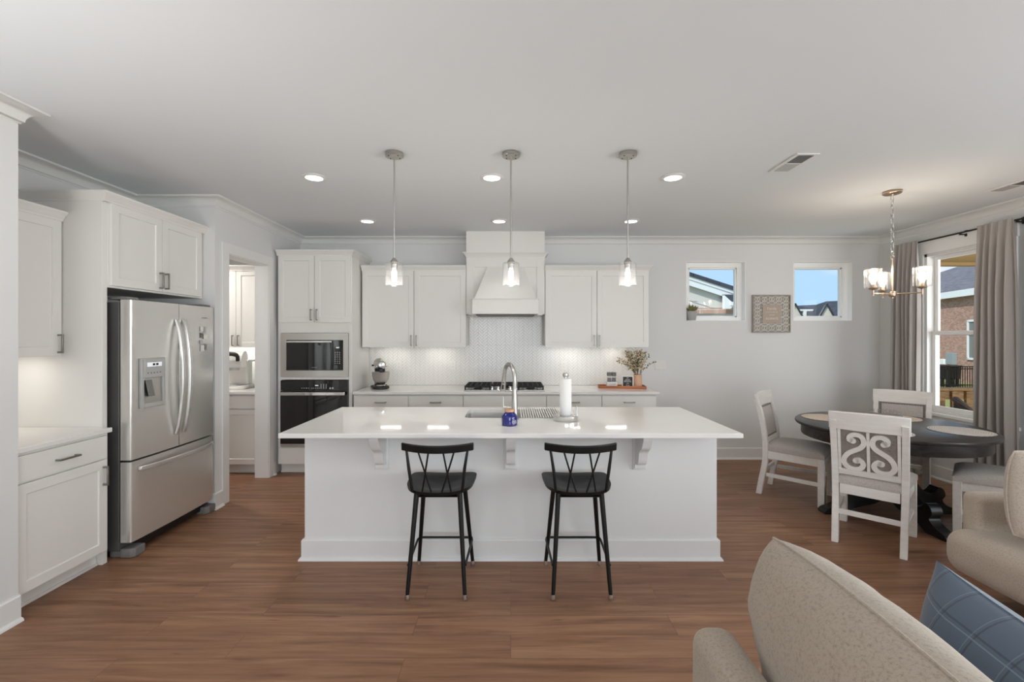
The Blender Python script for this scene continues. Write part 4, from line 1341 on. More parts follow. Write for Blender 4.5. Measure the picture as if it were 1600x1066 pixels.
def pendant():
    t = thing('pendant_light', 'leftmost of the three glass pendant lights above the island', 'pendant light', (-0.778, 3.04, CH), 0, 'glass pendants over the island')
    c = MB().lathe([(0.058, -0.0005), (0.060, -0.004), (0.060, -0.022), (0.056, -0.026), (0, -0.026)], 36).build('canopy', 'nickel', t)
    for a in (40, 140, 220, 320):
        MB().lathe([(0.004, -0.026), (0.004, -0.029), (0, -0.030)], 8, (0.040 * math.cos(math.radians(a)), 0.040 * math.sin(math.radians(a)), 0)).build('screw', 'dark_print', c)
    MB().tube([(0, 0, -0.026), (0, 0, -0.715)], 0.0058, 12).build('rod', 'nickel', t)
    MB().lathe([(0.006, -0.700), (0.012, -0.705), (0.024, -0.722), (0.026, -0.738), (0.020, -0.740), (0.020, -0.770), (0, -0.770)], 24).build('socket', 'nickel', t)
    r0, z0, z1 = 0.057, -0.884, -0.735
    MB().lathe([(0.022, z1 + 0.003), (r0 - 0.008, z1 + 0.003), (r0, z1 - 0.005), (r0, z0), (r0 - 0.003, z0), (r0 - 0.003, z1 - 0.006), (r0 - 0.010, z1), (0.022, z1)], 40, close=False).build('lamp_shade', 'shade', t)
    MB().lathe([(0.0, -0.855), (0.012, -0.850), (0.016, -0.835), (0.016, -0.800), (0.010, -0.775), (0.010, -0.771)], 20).build('bulb', 'bulb_white', t)
    return t
pd = pendant()
dup(pd, (0.002, 3.04, CH), 0, 'middle one of the three glass pendant lights above the island')
dup(pd, (0.782, 3.04, CH), 0, 'rightmost of the three glass pendant lights above the island')
for x in (-0.778, 0.002, 0.782):
    point('pendant_lamp', (x, 3.04, CH - 0.90), 3.6, (1.0, 0.93, 0.85))

def downlight():
    t = thing('recessed_light', '', 'ceiling light', (-1.509, 3.494, CH), 0, 'recessed downlights in the kitchen ceiling')
    MB().lathe([(0.062, -0.001), (0.090, -0.001), (0.092, -0.005), (0.080, -0.010), (0.066, -0.012), (0.062, -0.008)], 36, close=False).build('trim_ring', 'trim', t)
    MB().lathe([(0.0, -0.0095), (0.064, -0.0095), (0.064, -0.0015), (0, -0.0015)], 36).build('lens', 'lens', t)
    return t
DL = [(-1.509, 3.494, 'glowing recessed downlight in the front row, nearest the refrigerator'),
      (-0.145, 3.494, 'glowing recessed downlight in the front row, beside the middle pendant canopy'),
      (1.246, 3.494, 'glowing recessed downlight in the front row, nearest the ceiling vent'),
      (-1.517, 4.816, 'glowing recessed downlight in the back row, near the oven tower'),
      (-0.122, 4.816, 'glowing recessed downlight in the back row, in front of the range hood'),
      (1.273, 4.816, 'glowing recessed downlight in the back row, behind the right pendant rod')]
d0 = downlight(); d0['label'] = DL[0][2]
for x, y, lb in DL[1:]:
    dup(d0, (x, y, CH), 0, lb)
area('downlight_beam', (-3.5, 4.75, CH - 0.014), (0, 0, -1), 0.12, 0.12, 14, (1.0, 0.95, 0.89), 'DISK', math.radians(140))  # unseen light added to brighten the pantry, no fixture built
for x, y, lb in DL:
    area('downlight_beam', (x, y, CH - 0.014), (0, 0, -1), 0.12, 0.12, 0.45 if y > 4 else (2.0 if x < -1 else 1.1), (1.0, 0.95, 0.89), 'DISK', math.radians(75))

def vent(loc, label):
    t = thing('ceiling_vent', label, 'vent', loc, 0, 'ceiling air vents')
    a, b = 0.077, 0.170
    f = MB(); e = 0.024
    f.box(-a, a, -b, -b + e, -0.008, -0.0005); f.box(-a, a, b - e, b, -0.008, -0.0005)
    f.box(-a, -a + e, -b + e, b - e, -0.008, -0.0005); f.box(a - e, a, -b + e, b - e, -0.008, -0.0005)
    f.box(-a + e, a - e, -0.006, 0.006, -0.008, -0.0005)
    f.build('frame', 'trim', t, bevel=0.002)
    MB().box(-a + e, a - e, -b + e, b - e, -0.0015, -0.0005).build('duct', 'vent_gap', t, smooth=0)
    for y0, y1, s in ((-b + e, -0.006, 1), (0.006, b - e, -1)):
        l = MB(); n = 11
        for i in range(n):
            y = y0 + (y1 - y0) * (i + 0.5) / n
            l.hexa([(-a + e, y - s * 0.004, -0.009), (a - e, y - s * 0.004, -0.009), (a - e, y - s * 0.004 + 0.0012, -0.009), (-a + e, y - s * 0.004 + 0.0012, -0.009)],
                   [(-a + e, y + s * 0.003, -0.0018), (a - e, y + s * 0.003, -0.0018), (a - e, y + s * 0.003 + 0.0012, -0.0018), (-a + e, y + s * 0.003 + 0.0012, -0.0018)])
        l.build('louvres', 'grey_plastic', t, smooth=0)
    return t
vent((1.990, 3.207, CH), 'white ceiling vent with two louvre banks between the kitchen downlights and the chandelier')
vent((4.075, 3.67, CH), 'ceiling vent beside the right wall crown moulding above the curtains')

# under-cabinet light bars
def puck(x, y, lb, power=0.55, z=1.412, turn=0.0):
    t = thing('under_cabinet_light', lb, 'light', (x, y, z), turn, 'under-cabinet light bars')
    MB().box(-0.135, 0.135, -0.016, 0.016, -0.010, -0.0005).build('housing', 'nickel', t, bevel=0.002)
    MB().box(-0.125, 0.125, -0.008, 0.008, -0.0125, -0.0105).build('lens', 'led', t, smooth=0)
    a = area('light_bar_beam', (x, y, z - 0.0135), (0, 0.10, -1) if not turn else (-0.1, 0, -1), 0.25, 0.024, power, (1.0, 0.95, 0.88))
    a.rotation_euler = (math.radians(6), 0, turn)
puck(-1.43, 5.435, 'under-cabinet light above the stand mixer side of the back counter')
puck(-0.87, 5.435, 'under-cabinet light left of the hood above the second outlet')
puck(0.70, 5.435, 'under-cabinet light right of the hood above the third outlet')
puck(1.26, 5.435, 'under-cabinet light above the tray and vase')
puck(-3.14, 2.75, 'under-cabinet light above the left recess worktop', 0.9, turn=PI / 2)
puck(-3.15, 5.48, 'under-cabinet light above the coffee maker in the pantry', 1.5)
puck(-3.55, 5.48, 'under-cabinet light deep in the pantry left of the coffee maker', 1.5)

# ------------------------------------------------------------------ outlets and switches
def outlet(x, z, lb, gang=1):
    t = thing('wall_outlet' if gang == 1 else 'light_switch', lb, 'outlet' if gang == 1 else 'switch', (x, YB - (0.0125 if gang == 1 else 0.0005), z), 0,
              'outlets on the backsplash' if gang == 1 else None)
    w = 0.035 if gang == 1 else 0.068
    MB().box(-w, w, -0.0075, 0, -0.058, 0.058).build('cover_plate', 'outlet', t, bevel=0.003)
    if gang == 1:
        for s in (-1, 1):
            r = MB().box(-0.017, 0.017, -0.0095, -0.0077, s * 0.020 - 0.014, s * 0.020 + 0.014).build('receptacle', 'outlet', t, bevel=0.004)
            k = MB()
            for a in (-1, 1): k.box(a * 0.006 - 0.001, a * 0.006 + 0.001, -0.0099, -0.0096, s * 0.020 - 0.003, s * 0.020 + 0.006)
            k.build('slot', 'dark_print', r, smooth=0)
    else:
        for s in (-1, 0, 1):
            if gang == 2 and s == 0: continue
            MB().box(s * 0.033 - 0.008, s * 0.033 + 0.008, -0.011, -0.0077, -0.016, 0.016).build('rocker', 'outlet', t, bevel=0.002)
outlet(-1.378, 1.161, 'white outlet beside the stand mixer on the tiled backsplash')
outlet(-0.712, 1.161, 'white outlet nearest the cooktop on its left, on the tiled backsplash')
outlet(0.656, 1.161, 'white outlet behind the paper towel, right of the cooktop on the tiles')
outlet(1.85, 1.165, 'white light switch plate on the grey wall just right of the foliage', 2)

# ------------------------------------------------------------------ stand mixer
def mixer():
    t = thing('stand_mixer', 'black and silver stand mixer with steel bowl at the left end of the back counter', 'mixer', (-1.545, 5.36, 0.9152), math.radians(24))
    # local: head points to -y
    b = MB(); b.prism([(x, y) for x, y in rrect(-0.095, 0.095, -0.20, 0.12, 0.085, 8)], 0, 0.028, 'xy')
    b.build('base', 'black_plastic', t, bevel=0.008, seg=3)
    c = MB()
    prof = spline([(0.030, 0.028), (0.045, 0.10), (0.040, 0.18), (0.030, 0.225)], 5)
    c.prism(prof + [(0.118, 0.225), (0.120, 0.12), (0.112, 0.028)], -0.042, 0.042, 'yz')
    c.build('column', 'black_plastic', t, bevel=0.014, seg=3)
    h = MB(); vs = []; S = 20
    prof = [(-0.185, 0.030), (-0.180, 0.046), (-0.150, 0.055), (-0.08, 0.064), (0.0, 0.070), (0.08, 0.066), (0.115, 0.050), (0.125, 0.025)]
    for y, r in prof:
        for k in range(S):
            a = 2 * PI * k / S
            vs.append((r * 0.95 * math.cos(a), y, 0.275 + 0.95 * r * math.sin(a) * (1.05 if math.sin(a) > 0 else 0.72)))
    fs = [tuple(range(S))[::-1], tuple((len(prof) - 1) * S + k for k in range(S))]
    for i in range(len(prof) - 1):
        for k in range(S):
            fs.append((i * S + k, i * S + (k + 1) % S, (i + 1) * S + (k + 1) % S, (i + 1) * S + k))
    h.add(vs, fs); hd = h.build('head', 'nickel', t, smooth=60)
    MB().lathe([(0.0, 0.0), (0.028, 0), (0.030, 0.012), (0.0, 0.014)], 24, T=Matrix.Translation((0, -0.186, 0.272)) @ Matrix.Rotation(PI / 2, 4, 'X')).build('hub_cap', 'chrome', hd)
    MB().box(-0.070, 0.070, -0.15, 0.115, 0.256, 0.266).build('trim_band', 'chrome', hd, bevel=0.002)
    MB().lathe([(0.040, 0.195), (0.048, 0.20), (0.048, 0.229), (0, 0.229)], 24, (0, -0.10, 0)).build('planetary', 'black_plastic', t)
    MB().tube([(0, -0.10, 0.195), (0, -0.10, 0.14)], 0.010, 10).build('beater_shaft', 'chrome', t)
    MB().lathe([(0.045, 0.0285), (0.050, 0.034), (0.046, 0.046), (0.060, 0.060), (0.086, 0.10), (0.098, 0.15), (0.101, 0.188), (0.104, 0.192), (0.099, 0.192), (0.095, 0.15), (0.083, 0.10), (0.055, 0.062), (0.0, 0.055)], 32, (0, -0.10, 0)).build('mixing_bowl', 'nickel', t)
    MB().lathe([(0.0, 0), (0.010, 0), (0.010, 0.018), (0, 0.020)], 14, T=Matrix.Translation((-0.066, 0.03, 0.262)) @ Matrix.Rotation(-PI / 2, 4, 'Y')).build('speed_knob', 'black_plastic', t)
mixer()

# ------------------------------------------------------------------ coffee maker
def coffee():
    t = thing('coffee_maker', 'white pod coffee maker with black handle on the pantry worktop', 'coffee maker', (-3.185, 5.30, 0.9152), math.radians(8))
    t.scale = (1.0, 1.0, 1.25)
    MB().box(-0.13, 0.13, -0.17, 0.15, 0, 0.032).build('base', 'white_plastic', t, bevel=0.012, seg=3)
    MB().box(-0.11, 0.11, 0.0, 0.15, 0.0325, 0.26).build('column', 'white_plastic', t, bevel=0.02, seg=3)
    hb_ = MB()
    hb_.prism(spline([(-0.15, 0.20), (-0.145, 0.26), (-0.10, 0.33), (-0.02, 0.345), (0.03, 0.30), (0.03, 0.262)], 5) + [(0.03, 0.262), (-0.001, 0.262), (-0.001, 0.20)], -0.105, 0.105, 'yz')
    hb_.build('brew_head', 'white_plastic', t, bevel=0.012, seg=3)
    MB().tube(spline([(-0.075, -0.165, 0.262), (-0.070, -0.178, 0.31), (0.0, -0.182, 0.325), (0.070, -0.178, 0.31), (0.075, -0.165, 0.262)], 5), 0.020, 12).build('handle', 'black_plastic', t)
    MB().lathe([(0.055, 0.175), (0.06, 0.199), (0, 0.199)], 24, (0, -0.085, 0)).build('spout', 'grey_plastic', t)
    MB().box(0.132, 0.185, -0.03, 0.145, 0.0, 0.25).build('water_tank', 'jar_glass', t, bevel=0.012, seg=3)
    MB().box(0.130, 0.188, -0.035, 0.148, 0.2505, 0.268).build('tank_lid', 'grey_plastic', t, bevel=0.005)
    MB().box(-0.07, 0.07, -0.16, -0.02, 0.0325, 0.040).build('drip_tray', 'grey_plastic', t, bevel=0.003)
coffee()

# ------------------------------------------------------------------ tray, shakers, sign, vase
rt = math.radians(-6)
tr = thing('serving_tray', 'reddish brown wooden tray at the right end of the back counter', 'tray', (1.30, 5.335, 0.9152), rt)
b_ = MB().prism(rrect(-0.27, 0.27, -0.085, 0.085, 0.02, 5), 0.0, 0.012, 'xy')
b_.build('board', 'tray', tr, bevel=0.003)
r_ = MB()
for a, b, c, d in ((-0.27, 0.27, -0.085, -0.073), (-0.27, 0.27, 0.073, 0.085), (-0.27, -0.258, -0.073, 0.073), (0.258, 0.27, -0.073, 0.073)):
    r_.box(a, b, c, d, 0.0122, 0.030)
r_.build('rim', 'tray', tr, bevel=0.003)

def shaker_jar(x, lb):
    t = thing('spice_shaker', lb, 'shaker', (x, 5.352, 0.9860), 0, 'glass shakers on the white stand')
    MB().box(-0.023, 0.023, -0.023, 0.023, 0, 0.068).build('glass_body', 'jar_glass', t, bevel=0.004)
    MB().box(-0.020, 0.020, -0.020, 0.020, 0.002, 0.045).build('contents', 'mid_plastic', t, bevel=0.003)
    MB().box(-0.024, 0.024, -0.024, 0.024, 0.0685, 0.110).build('lid', 'dark_steel', t, bevel=0.003)
shaker_jar(1.158, 'left grey-lidded glass shaker on the white stand on the tray')
shaker_jar(1.213, 'right grey-lidded glass shaker on the white stand on the tray')
sd = thing('shaker_stand', 'small white stand with dark lettering holding two glass shakers', 'stand', (1.187, 5.352, 0.9276), 0)
MB().box(-0.060, 0.060, -0.030, 0.030, 0, 0.058).build('block', 'white_plastic', sd, bevel=0.004)
text_part('lettering', 'SALT & PEPPER', 0.0135, 'dark_print', sd, (0, -0.0305, 0.030), (PI / 2, 0, 0), 0.0004)
mk = MB().prism(rrect(-0.075, 0.075, -0.03, 0.045, 0.006, 3), 0.0, 0.006, 'xy')

sg = thing('framed_sign', 'small white framed sign with white lettering on black, on the tray', 'sign', (1.362, 5.300, 0.9276), math.radians(-8))
f = MB(); w, h = 0.066, 0.132
f.box(-w, w, -0.010, 0.012, 0, 0.011); f.box(-w, w, -0.010, 0.012, h - 0.011, h); f.box(-w, -w + 0.011, -0.010, 0.012, 0.011, h - 0.011); f.box(w - 0.011, w, -0.010, 0.012, 0.011, h - 0.011)
f.build('frame', 'white_plastic', sg, bevel=0.0015)
MB().box(-w + 0.011, w - 0.011, -0.004, 0.010, 0.011, h - 0.011).build('board', 'dark_print', sg, smooth=0)
for i, (tx, sz) in enumerate((('be', 0.022), ('kind', 0.028), ('BRAVE', 0.028), ('and', 0.020), ('true', 0.024))):
    text_part('lettering', tx, sz, 'print', sg, (0, -0.0045, 0.108 - i * 0.021), (PI / 2, 0, 0), 0.0004)

def vase():
    t = thing('foliage_vase', 'pale terracotta vase of leafy stems and peach blossom on the tray', 'vase', (1.484, 5.322, 0.9276))
    MB().lathe([(0.040, 0), (0.048, 0.004), (0.050, 0.02), (0.050, 0.10), (0.047, 0.116), (0.050, 0.122), (0.050, 0.142), (0.047, 0.145), (0.044, 0.142), (0.044, 0.11), (0.044, 0.02), (0, 0.015)], 32).build('pot', 'terracotta', t)
    rng = random.Random(11)
    stems = MB(); lv = MB(); ld = MB(); bl = MB()
    def leaf(mb, p, d, L, W):
        d = d.normalized(); s = d.cross(Vector((rng.uniform(-1, 1), rng.uniform(-1, 1), rng.uniform(-1, 1)))).normalized(); u = s.cross(d)
        mid = p + d * L * 0.5 + u * 0.004
        mb.add([p, mid + s * W, p + d * L, mid - s * W, mid + u * 0.001], [(0, 1, 4), (1, 2, 4), (2, 3, 4), (3, 0, 4)])
    for i in range(34):
        a = rng.uniform(0, 2 * PI); sp = rng.uniform(0.10, 1.0)
        tip = Vector((math.cos(a) * 0.24 * sp, math.sin(a) * 0.11 * sp, 0.20 + 0.27 * (1 - 0.55 * sp * sp) * rng.uniform(0.62, 1.0)))
        p0 = Vector((math.cos(a) * 0.028, math.sin(a) * 0.028, 0.06)); p1 = Vector((math.cos(a) * 0.04, math.sin(a) * 0.04, 0.16))
        cur = spline([tuple(p0), tuple(p1), tuple(p1.lerp(tip, 0.5) + Vector((0, 0, 0.03))), tuple(tip)], 5)
        stems.tube(cur, 0.0016, 5)
        for q in cur[7:]:
            q = Vector(q)
            tgt = lv if rng.random() < 0.7 else ld
            for k in range(2):
                leaf(tgt, q, Vector((rng.uniform(-1, 1), rng.uniform(-1, 1), rng.uniform(-.4, .9))), rng.uniform(0.020, 0.034), rng.uniform(0.006, 0.010))
            if rng.random() < 0.75 and q.x < 0.10:
                for k in range(5): leaf(bl, q, Vector((rng.uniform(-1, 1), rng.uniform(-1, 1), rng.uniform(-.3, 1))), 0.016, 0.008)
    stems.build('stems', 'stem', t); lv.build('leaves', 'leaf', t, smooth=0); ld.build('leaves', 'leaf_dark', t, smooth=0, label='dark green leaves'); bl.build('blossom', 'blossom', t, smooth=0)
vase()

# ------------------------------------------------------------------ wall sign and sill plant
def wall_sign():
    t = thing('wall_sign', 'square taupe wall sign with cream lattice between the two small windows', 'sign', (3.215, YB - 0.001, 1.565))
    s = 0.233; h = 0.466
    MB().box(-s + 0.005, s - 0.005, -0.010, 0, 0.005, h - 0.005).build('backing', 'art_back', t, smooth=0)
    f = MB(); e = 0.012
    f.box(-s, s, -0.034, 0, 0, e); f.box(-s, s, -0.034, 0, h - e, h); f.box(-s, -s + e, -0.034, 0, e, h - e); f.box(s - e, s, -0.034, 0, e, h - e)
    f.build('frame', 'art_frame', t, bevel=0.001)
    l = MB(); p = 0.0885; lim = s - e + 0.001
    def trace(pts):
        run = []
        for x, z in pts + [(9, 9)]:
            ok = abs(x) <= lim and abs(z) <= lim and not (abs(x) < 0.113 and abs(z) < 0.113)
            if ok: run.append((x, -0.024, h / 2 + z))
            else:
                if len(run) > 1: l.tube(run, 0.0040, 6)
                run = []
    for i in range(-3, 3):
        for sg_ in (-1, 1):
            trace([((i + 0.5) * p + sg_ * 0.5 * p * math.sin(PI * k / 24), -lim + 2 * lim * k / 120) if False else
                   ((i + 0.5) * p + sg_ * 0.5 * p * math.cos(PI * (-lim + 2 * lim * k / 120) / p), -lim + 2 * lim * k / 120) for k in range(121)])
    for i in range(-2, 3):
        for k_ in range(-2, 3):
            trace([(i * p + 0.030 * math.cos(2 * PI * k / 24), (k_ + (0.5 if i % 2 else 0.0) * 0) * p + 0.030 * math.sin(2 * PI * k / 24)) for k in range(25)])
    l.build('lattice', 'art_lattice', t)
    MB().box(-0.114, 0.114, -0.032, -0.018, h / 2 - 0.114, h / 2 + 0.114).build('plaque', 'art_board', t, bevel=0.002)
    for tx, sz, dz in (('Family', 0.046, 0.062), ('A LITTLE BIT OF', 0.020, 0.018), ('CRAZY', 0.020, -0.018), ('ALWAYS', 0.040, -0.062)):
        text_part('lettering', tx, sz, 'art_lattice', t, (0, -0.0325, h / 2 + dz), (PI / 2, 0, 0), 0.0008)
wall_sign()

def sill_plant():
    t = thing('potted_plant', 'small potted plant on the sill of the left small window', 'plant', (2.245, YB + 0.010, 1.7165))
    t.scale = (1.25, 1.25, 1.25)
    MB().lathe([(0.036, 0), (0.038, 0.003), (0.052, 0.085), (0.054, 0.090), (0.049, 0.090), (0.046, 0.080), (0, 0.078)], 24).build('pot', 'grey_plastic', t)
    MB().lathe([(0.0, 0.084), (0.047, 0.0795)], 20).build('soil', 'soil', t)
    rng = random.Random(5); m = MB()
    for i in range(46):
        a = rng.uniform(0, 2 * PI); p = Vector((math.cos(a) * 0.02, math.sin(a) * 0.02, 0.085))
        d = Vector((math.cos(a) * rng.uniform(0.1, 0.9), math.sin(a) * rng.uniform(0.1, .7), rng.uniform(0.35, 1))).normalized()
        L = rng.uniform(0.04, 0.085); s = d.cross(Vector((0, 0, 1))).normalized(); W = 0.012
        q = p + d * L * 0.25; mid = p + d * L * 0.6
        m.add([q, mid + s * W, p + d * L, mid - s * W], [(0, 1, 2), (0, 2, 3)])
        m.tube([p - Vector((0, 0, 0.005)), q], 0.0016, 5)
    m.build('leaves', 'leaf', t, smooth=0)
sill_plant()

# ------------------------------------------------------------------ dining table
TX, TY = 3.25, 3.92
def table():
    t = thing('dining_table', 'round dark espresso pedestal dining table with four placemats', 'table', (TX, TY, 0))
    MB().lathe([(0, 0.728), (0.665, 0.728), (0.678, 0.733), (0.682, 0.744), (0.680, 0.756), (0.674, 0.760), (0, 0.760)], 96).build('tabletop', 'dark_wood', t)
    MB().lathe([(0.610, 0.636), (0.632, 0.636), (0.634, 0.642), (0.634, 0.7275), (0.610, 0.7275)], 96, close=False).build('apron', 'dark_wood', t)
    MB().lathe([(0.10, 0.13), (0.13, 0.16), (0.14, 0.22), (0.10, 0.26), (0.085, 0.30), (0.12, 0.40), (0.13, 0.48), (0.10, 0.56), (0.13, 0.62), (0.24, 0.66), (0.24, 0.7275)], 40).build('pedestal', 'black_wood', t)
    for a in (0, 90, 180, 270):
        prof_t = spline([(0.10, 0.40), (0.16, 0.36), (0.22, 0.26), (0.30, 0.18), (0.36, 0.19), (0.40, 0.23), (0.44, 0.21), (0.455, 0.16), (0.43, 0.12), (0.47, 0.075), (0.55, 0.045), (0.575, 0.02), (0.57, 0.001)], 5)
        prof_b = [(0.40, 0.001), (0.33, 0.05), (0.25, 0.07), (0.15, 0.09), (0.09, 0.12)]
        l = MB().prism(prof_t + prof_b, -0.045, 0.045, 'xz', T=Matrix.Rotation(math.radians(a), 4, 'Z'))
        l.build('foot_scroll', 'black_wood', t, bevel=0.010, seg=3)
table()
def placemat(loc, lb, mat='mat'):
    m = MB(); N = 120; R = 0.200
    prof = []
    rings = [(0, 0.006), (0.4, 0.006), (0.75, 0.006), (0.95, 0.0055), (1.0, 0.003), (0.99, 0.0), (0, 0.0)]
    vs = []; fs = []
    for r, z in rings:
        for k in range(N):
            a = 2 * PI * k / N
            rr = R * r * (1 + (0.022 * abs(math.sin(a * 15)) if r > 0.9 else 0))
            vs.append((rr * math.cos(a), rr * math.sin(a), z))
    for i in range(len(rings) - 1):
        for k in range(N):
            fs.append((i * N + k, i * N + (k + 1) % N, (i + 1) * N + (k + 1) % N, (i + 1) * N + k))
    o = m.add(vs, fs).build('placemat', mat, loc=loc)
    return tag(o, lb, 'placemat', 'placemats on the dining table')
ZT = 0.7605
placemat((TX + 0.345, TY - 0.285, ZT), 'round woven placemat on the near right edge of the table, facing the window curtain', 'mat_grey')
placemat((TX - 0.315, TY + 0.305, ZT), 'round woven placemat on the table before the far left chair')
placemat((TX - 0.31, TY - 0.31, ZT), 'round woven placemat mostly hidden behind the scroll-backed chair', 'mat_grey')
placemat((TX + 0.31, TY + 0.31, ZT), 'round woven placemat on the table before the chair by the window')
ws = thing('word_block', 'grey wooden word block standing in the middle of the dining table', 'decoration', (TX + 0.0, TY + 0.05, ZT), math.radians(-38))
MB().box(-0.13, 0.13, -0.030, 0.030, 0, 0.080).build('base', 'word_wood', ws, bevel=0.003)
text_part('lettering', 'BLESSED', 0.054, 'word_wood', ws, (0.0, 0.004, 0.0795 + 0.0195), (PI / 2, 0, 0), 0.008)

# ------------------------------------------------------------------ dining chairs
def chair(loc, rz, label):
    t = thing('dining_chair', label, 'chair', loc, rz, 'whitewashed dining chairs at the round table')
    # local: sitter faces +y
    def post(s):
        """rear leg sweeping up into the back post"""
        m = MB(); pts = spline([(-0.285, 0.0), (-0.262, 0.14), (-0.232, 0.30), (-0.226, 0.44), (-0.236, 0.60), (-0.268, 0.78), (-0.305, 0.905)], 5)
        vs = []; w = 0.021
        for i, (y, z) in enumerate(pts):
            d = 0.022 if z > 0.35 else 0.024
            x = s * (0.193 + 0.012 * min(1, z / 0.9))
            vs += [(x - w, y - d, z), (x + w, y - d, z), (x + w, y + d, z), (x - w, y + d, z)]
        fs = [(0, 3, 2, 1), tuple(len(vs) - 4 + k for k in range(4))]
        for i in range(len(pts) - 1):
            for k in range(4):
                fs.append((i * 4 + k, i * 4 + (k + 1) % 4, i * 4 + 4 + (k + 1) % 4, i * 4 + 4 + k))
        return m.add(vs, fs)
    for s in (-1, 1):
        post(s).build('back_post', 'white_wood', t, bevel=0.003)
        MB().box(s * 0.214 - 0.026, s * 0.214 + 0.026, 0.200, 0.252, 0.0, 0.432).build('leg', 'white_wood', t, bevel=0.003)
    # apron and stretchers
    a = MB()
    a.box(-0.188, 0.188, 0.214, 0.238, 0.355, 0.425); a.box(-0.172, 0.172, -0.245, -0.218, 0.355, 0.425)
    for s in (-1, 1): a.bar((s * 0.199, -0.205, 0.390), (s * 0.214, 0.200, 0.390), 0.024, 0.070)
    a.build('apron', 'white_wood', t, bevel=0.002)
    q = MB()
    for s in (-1, 1): q.bar((s * 0.195, -0.222, 0.195), (s * 0.214, 0.202, 0.195), 0.022, 0.034)
    q.build('side_stretcher', 'white_wood', t, bevel=0.002)
    MB().box(-0.176, 0.176, -0.266, -0.244, 0.205, 0.240).build('stretcher', 'white_wood', t, bevel=0.002)
    # seat cushion
    m = MB(); N = 10; vs = []; fs = []
    def outline(u, v):
        wdt = 0.222 + 0.022 * v
        return wdt * u, 0.005 + 0.248 * v
    for side in (1, 0):
        for i in range(N + 1):
            for j in range(N + 1):
                u = -1 + 2 * i / N; v = -1 + 2 * j / N
                pu, pv = math.sin(u * PI / 2), math.sin(v * PI / 2)
                x, y = outline(pu, pv)
                e = max(0.0, (1 - abs(pu) ** 5)) ** 0.5 * max(0.0, (1 - abs(pv) ** 5)) ** 0.5
                if v < -0.7: x *= 1 - 0.16 * min(1, (-(v) - 0.7) / 0.15) * (1 if abs(u) > 0.6 else 0) * 0
                z = 0.4265 + 0.036 + (0.046 + 0.016 * (1 - pu * pu) * (1 - pv * pv)) * e if side else 0.4265
                vs.append((x, y, z))
    K = (N + 1) ** 2
    for sd_ in range(2):
        for i in range(N):
            for j in range(N):
                p = sd_ * K + i * (N + 1) + j
                fs.append((p, p + N + 1, p + N + 2, p + 1))
    rim = [i * (N + 1) for i in range(N + 1)] + [N * (N + 1) + j for j in range(1, N + 1)] + [i * (N + 1) + N for i in range(N - 1, -1, -1)] + [j for j in range(N - 1, 0, -1)]
    for k in range(len(rim)):
        p, r = rim[k], rim[(k + 1) % len(rim)]
        fs.append((p, r, K + r, K + p))
    seat = m.add(vs, fs).build('seat', 'seat_fabric', t, smooth=60)
    # back assembly is built upright and tilted to follow the posts
    T = Matrix.Translation((0, -0.236, 0.560)) @ Matrix.Rotation(math.radians(10.5), 4, 'X')
    r = MB(); vs = []; n = 12
    for i in range(n + 1):
        u = -1 + 2 * i / n
        x = 0.232 * u; y = -0.014 + 0.022 * u * u
        zl, zh = 0.285, 0.420 - 0.010 * u * u
        for yy, zz in ((-0.014, zl), (0.014, zl), (0.014, zh), (-0.014, zh)): vs.append((x, y + yy, zz))
    fs = [(0, 1, 2, 3), (n * 4, n * 4 + 3, n * 4 + 2, n * 4 + 1)]
    for i in range(n):
        for k in range(4): fs.append((i * 4 + k, i * 4 + (k + 1) % 4, i * 4 + 4 + (k + 1) % 4, i * 4 + 4 + k))
    r.add(vs, fs, T).build('top_rail', 'white_wood', t, bevel=0.004)
    MB().box(-0.178, 0.178, -0.014, 0.014, -0.062, -0.018, T).build('lower_rail', 'white_wood', t, bevel=0.002)
    p = MB().box(-0.178, 0.178, -0.004, 0.010, -0.018, 0.285, T)
    p.build('back_panel', 'back_fabric', t, smooth=0)
    # front pad with nail heads
    fp = MB(); N2 = 8; vs = []; fs = []
    for i in range(N2 + 1):
        for j in range(N2 + 1):
            u = -1 + 2 * i / N2; v = -1 + 2 * j / N2
            e = (1 - abs(u) ** 4) ** 0.5 * (1 - abs(v) ** 4) ** 0.5
            vs.append((0.160 * u, 0.011 + 0.016 * e, 0.1335 + 0.136 * v))
    for i in range(N2):
        for j in range(N2):
            q_ = i * (N2 + 1) + j
            fs.append((q_, q_ + 1, q_ + N2 + 2, q_ + N2 + 1))
    pad = fp.add(vs, fs, T).build('back_pad', 'seat_fabric', t, smooth=60)
    nh = MB()
    for i in range(17):
        for x, z in ((-0.164 + 0.328 * i / 16, 0.272), (-0.164 + 0.328 * i / 16, -0.005)):
            nh.lathe([(0, 0.003), (0.004, 0.002), (0.0055, 0)], 6, T=T @ Matrix.Translation((x, 0.0102, z)) @ Matrix.Rotation(-PI / 2, 4, 'X'))
    for i in range(1, 14):
        for x in (-0.166, 0.166):
            nh.lathe([(0, 0.003), (0.004, 0.002), (0.0055, 0)], 6, T=T @ Matrix.Translation((x, 0.0102, -0.005 + 0.277 * i / 14)) @ Matrix.Rotation(-PI / 2, 4, 'X'))
    nh.build('nail_heads', 'dark_steel', pad)
    # carved double scroll on the rear face
    sc = MB()
    path = spline([(0.088, 0.078), (0.108, 0.064), (0.100, 0.040), (0.070, 0.028), (0.036, 0.042), (0.024, 0.085), (0.042, 0.122), (0.078, 0.148), (0.116, 0.176), (0.140, 0.215), (0.142, 0.255), (0.118, 0.285), (0.080, 0.294), (0.046, 0.280), (0.030, 0.250), (0.046, 0.222), (0.072, 0.226)], 6)
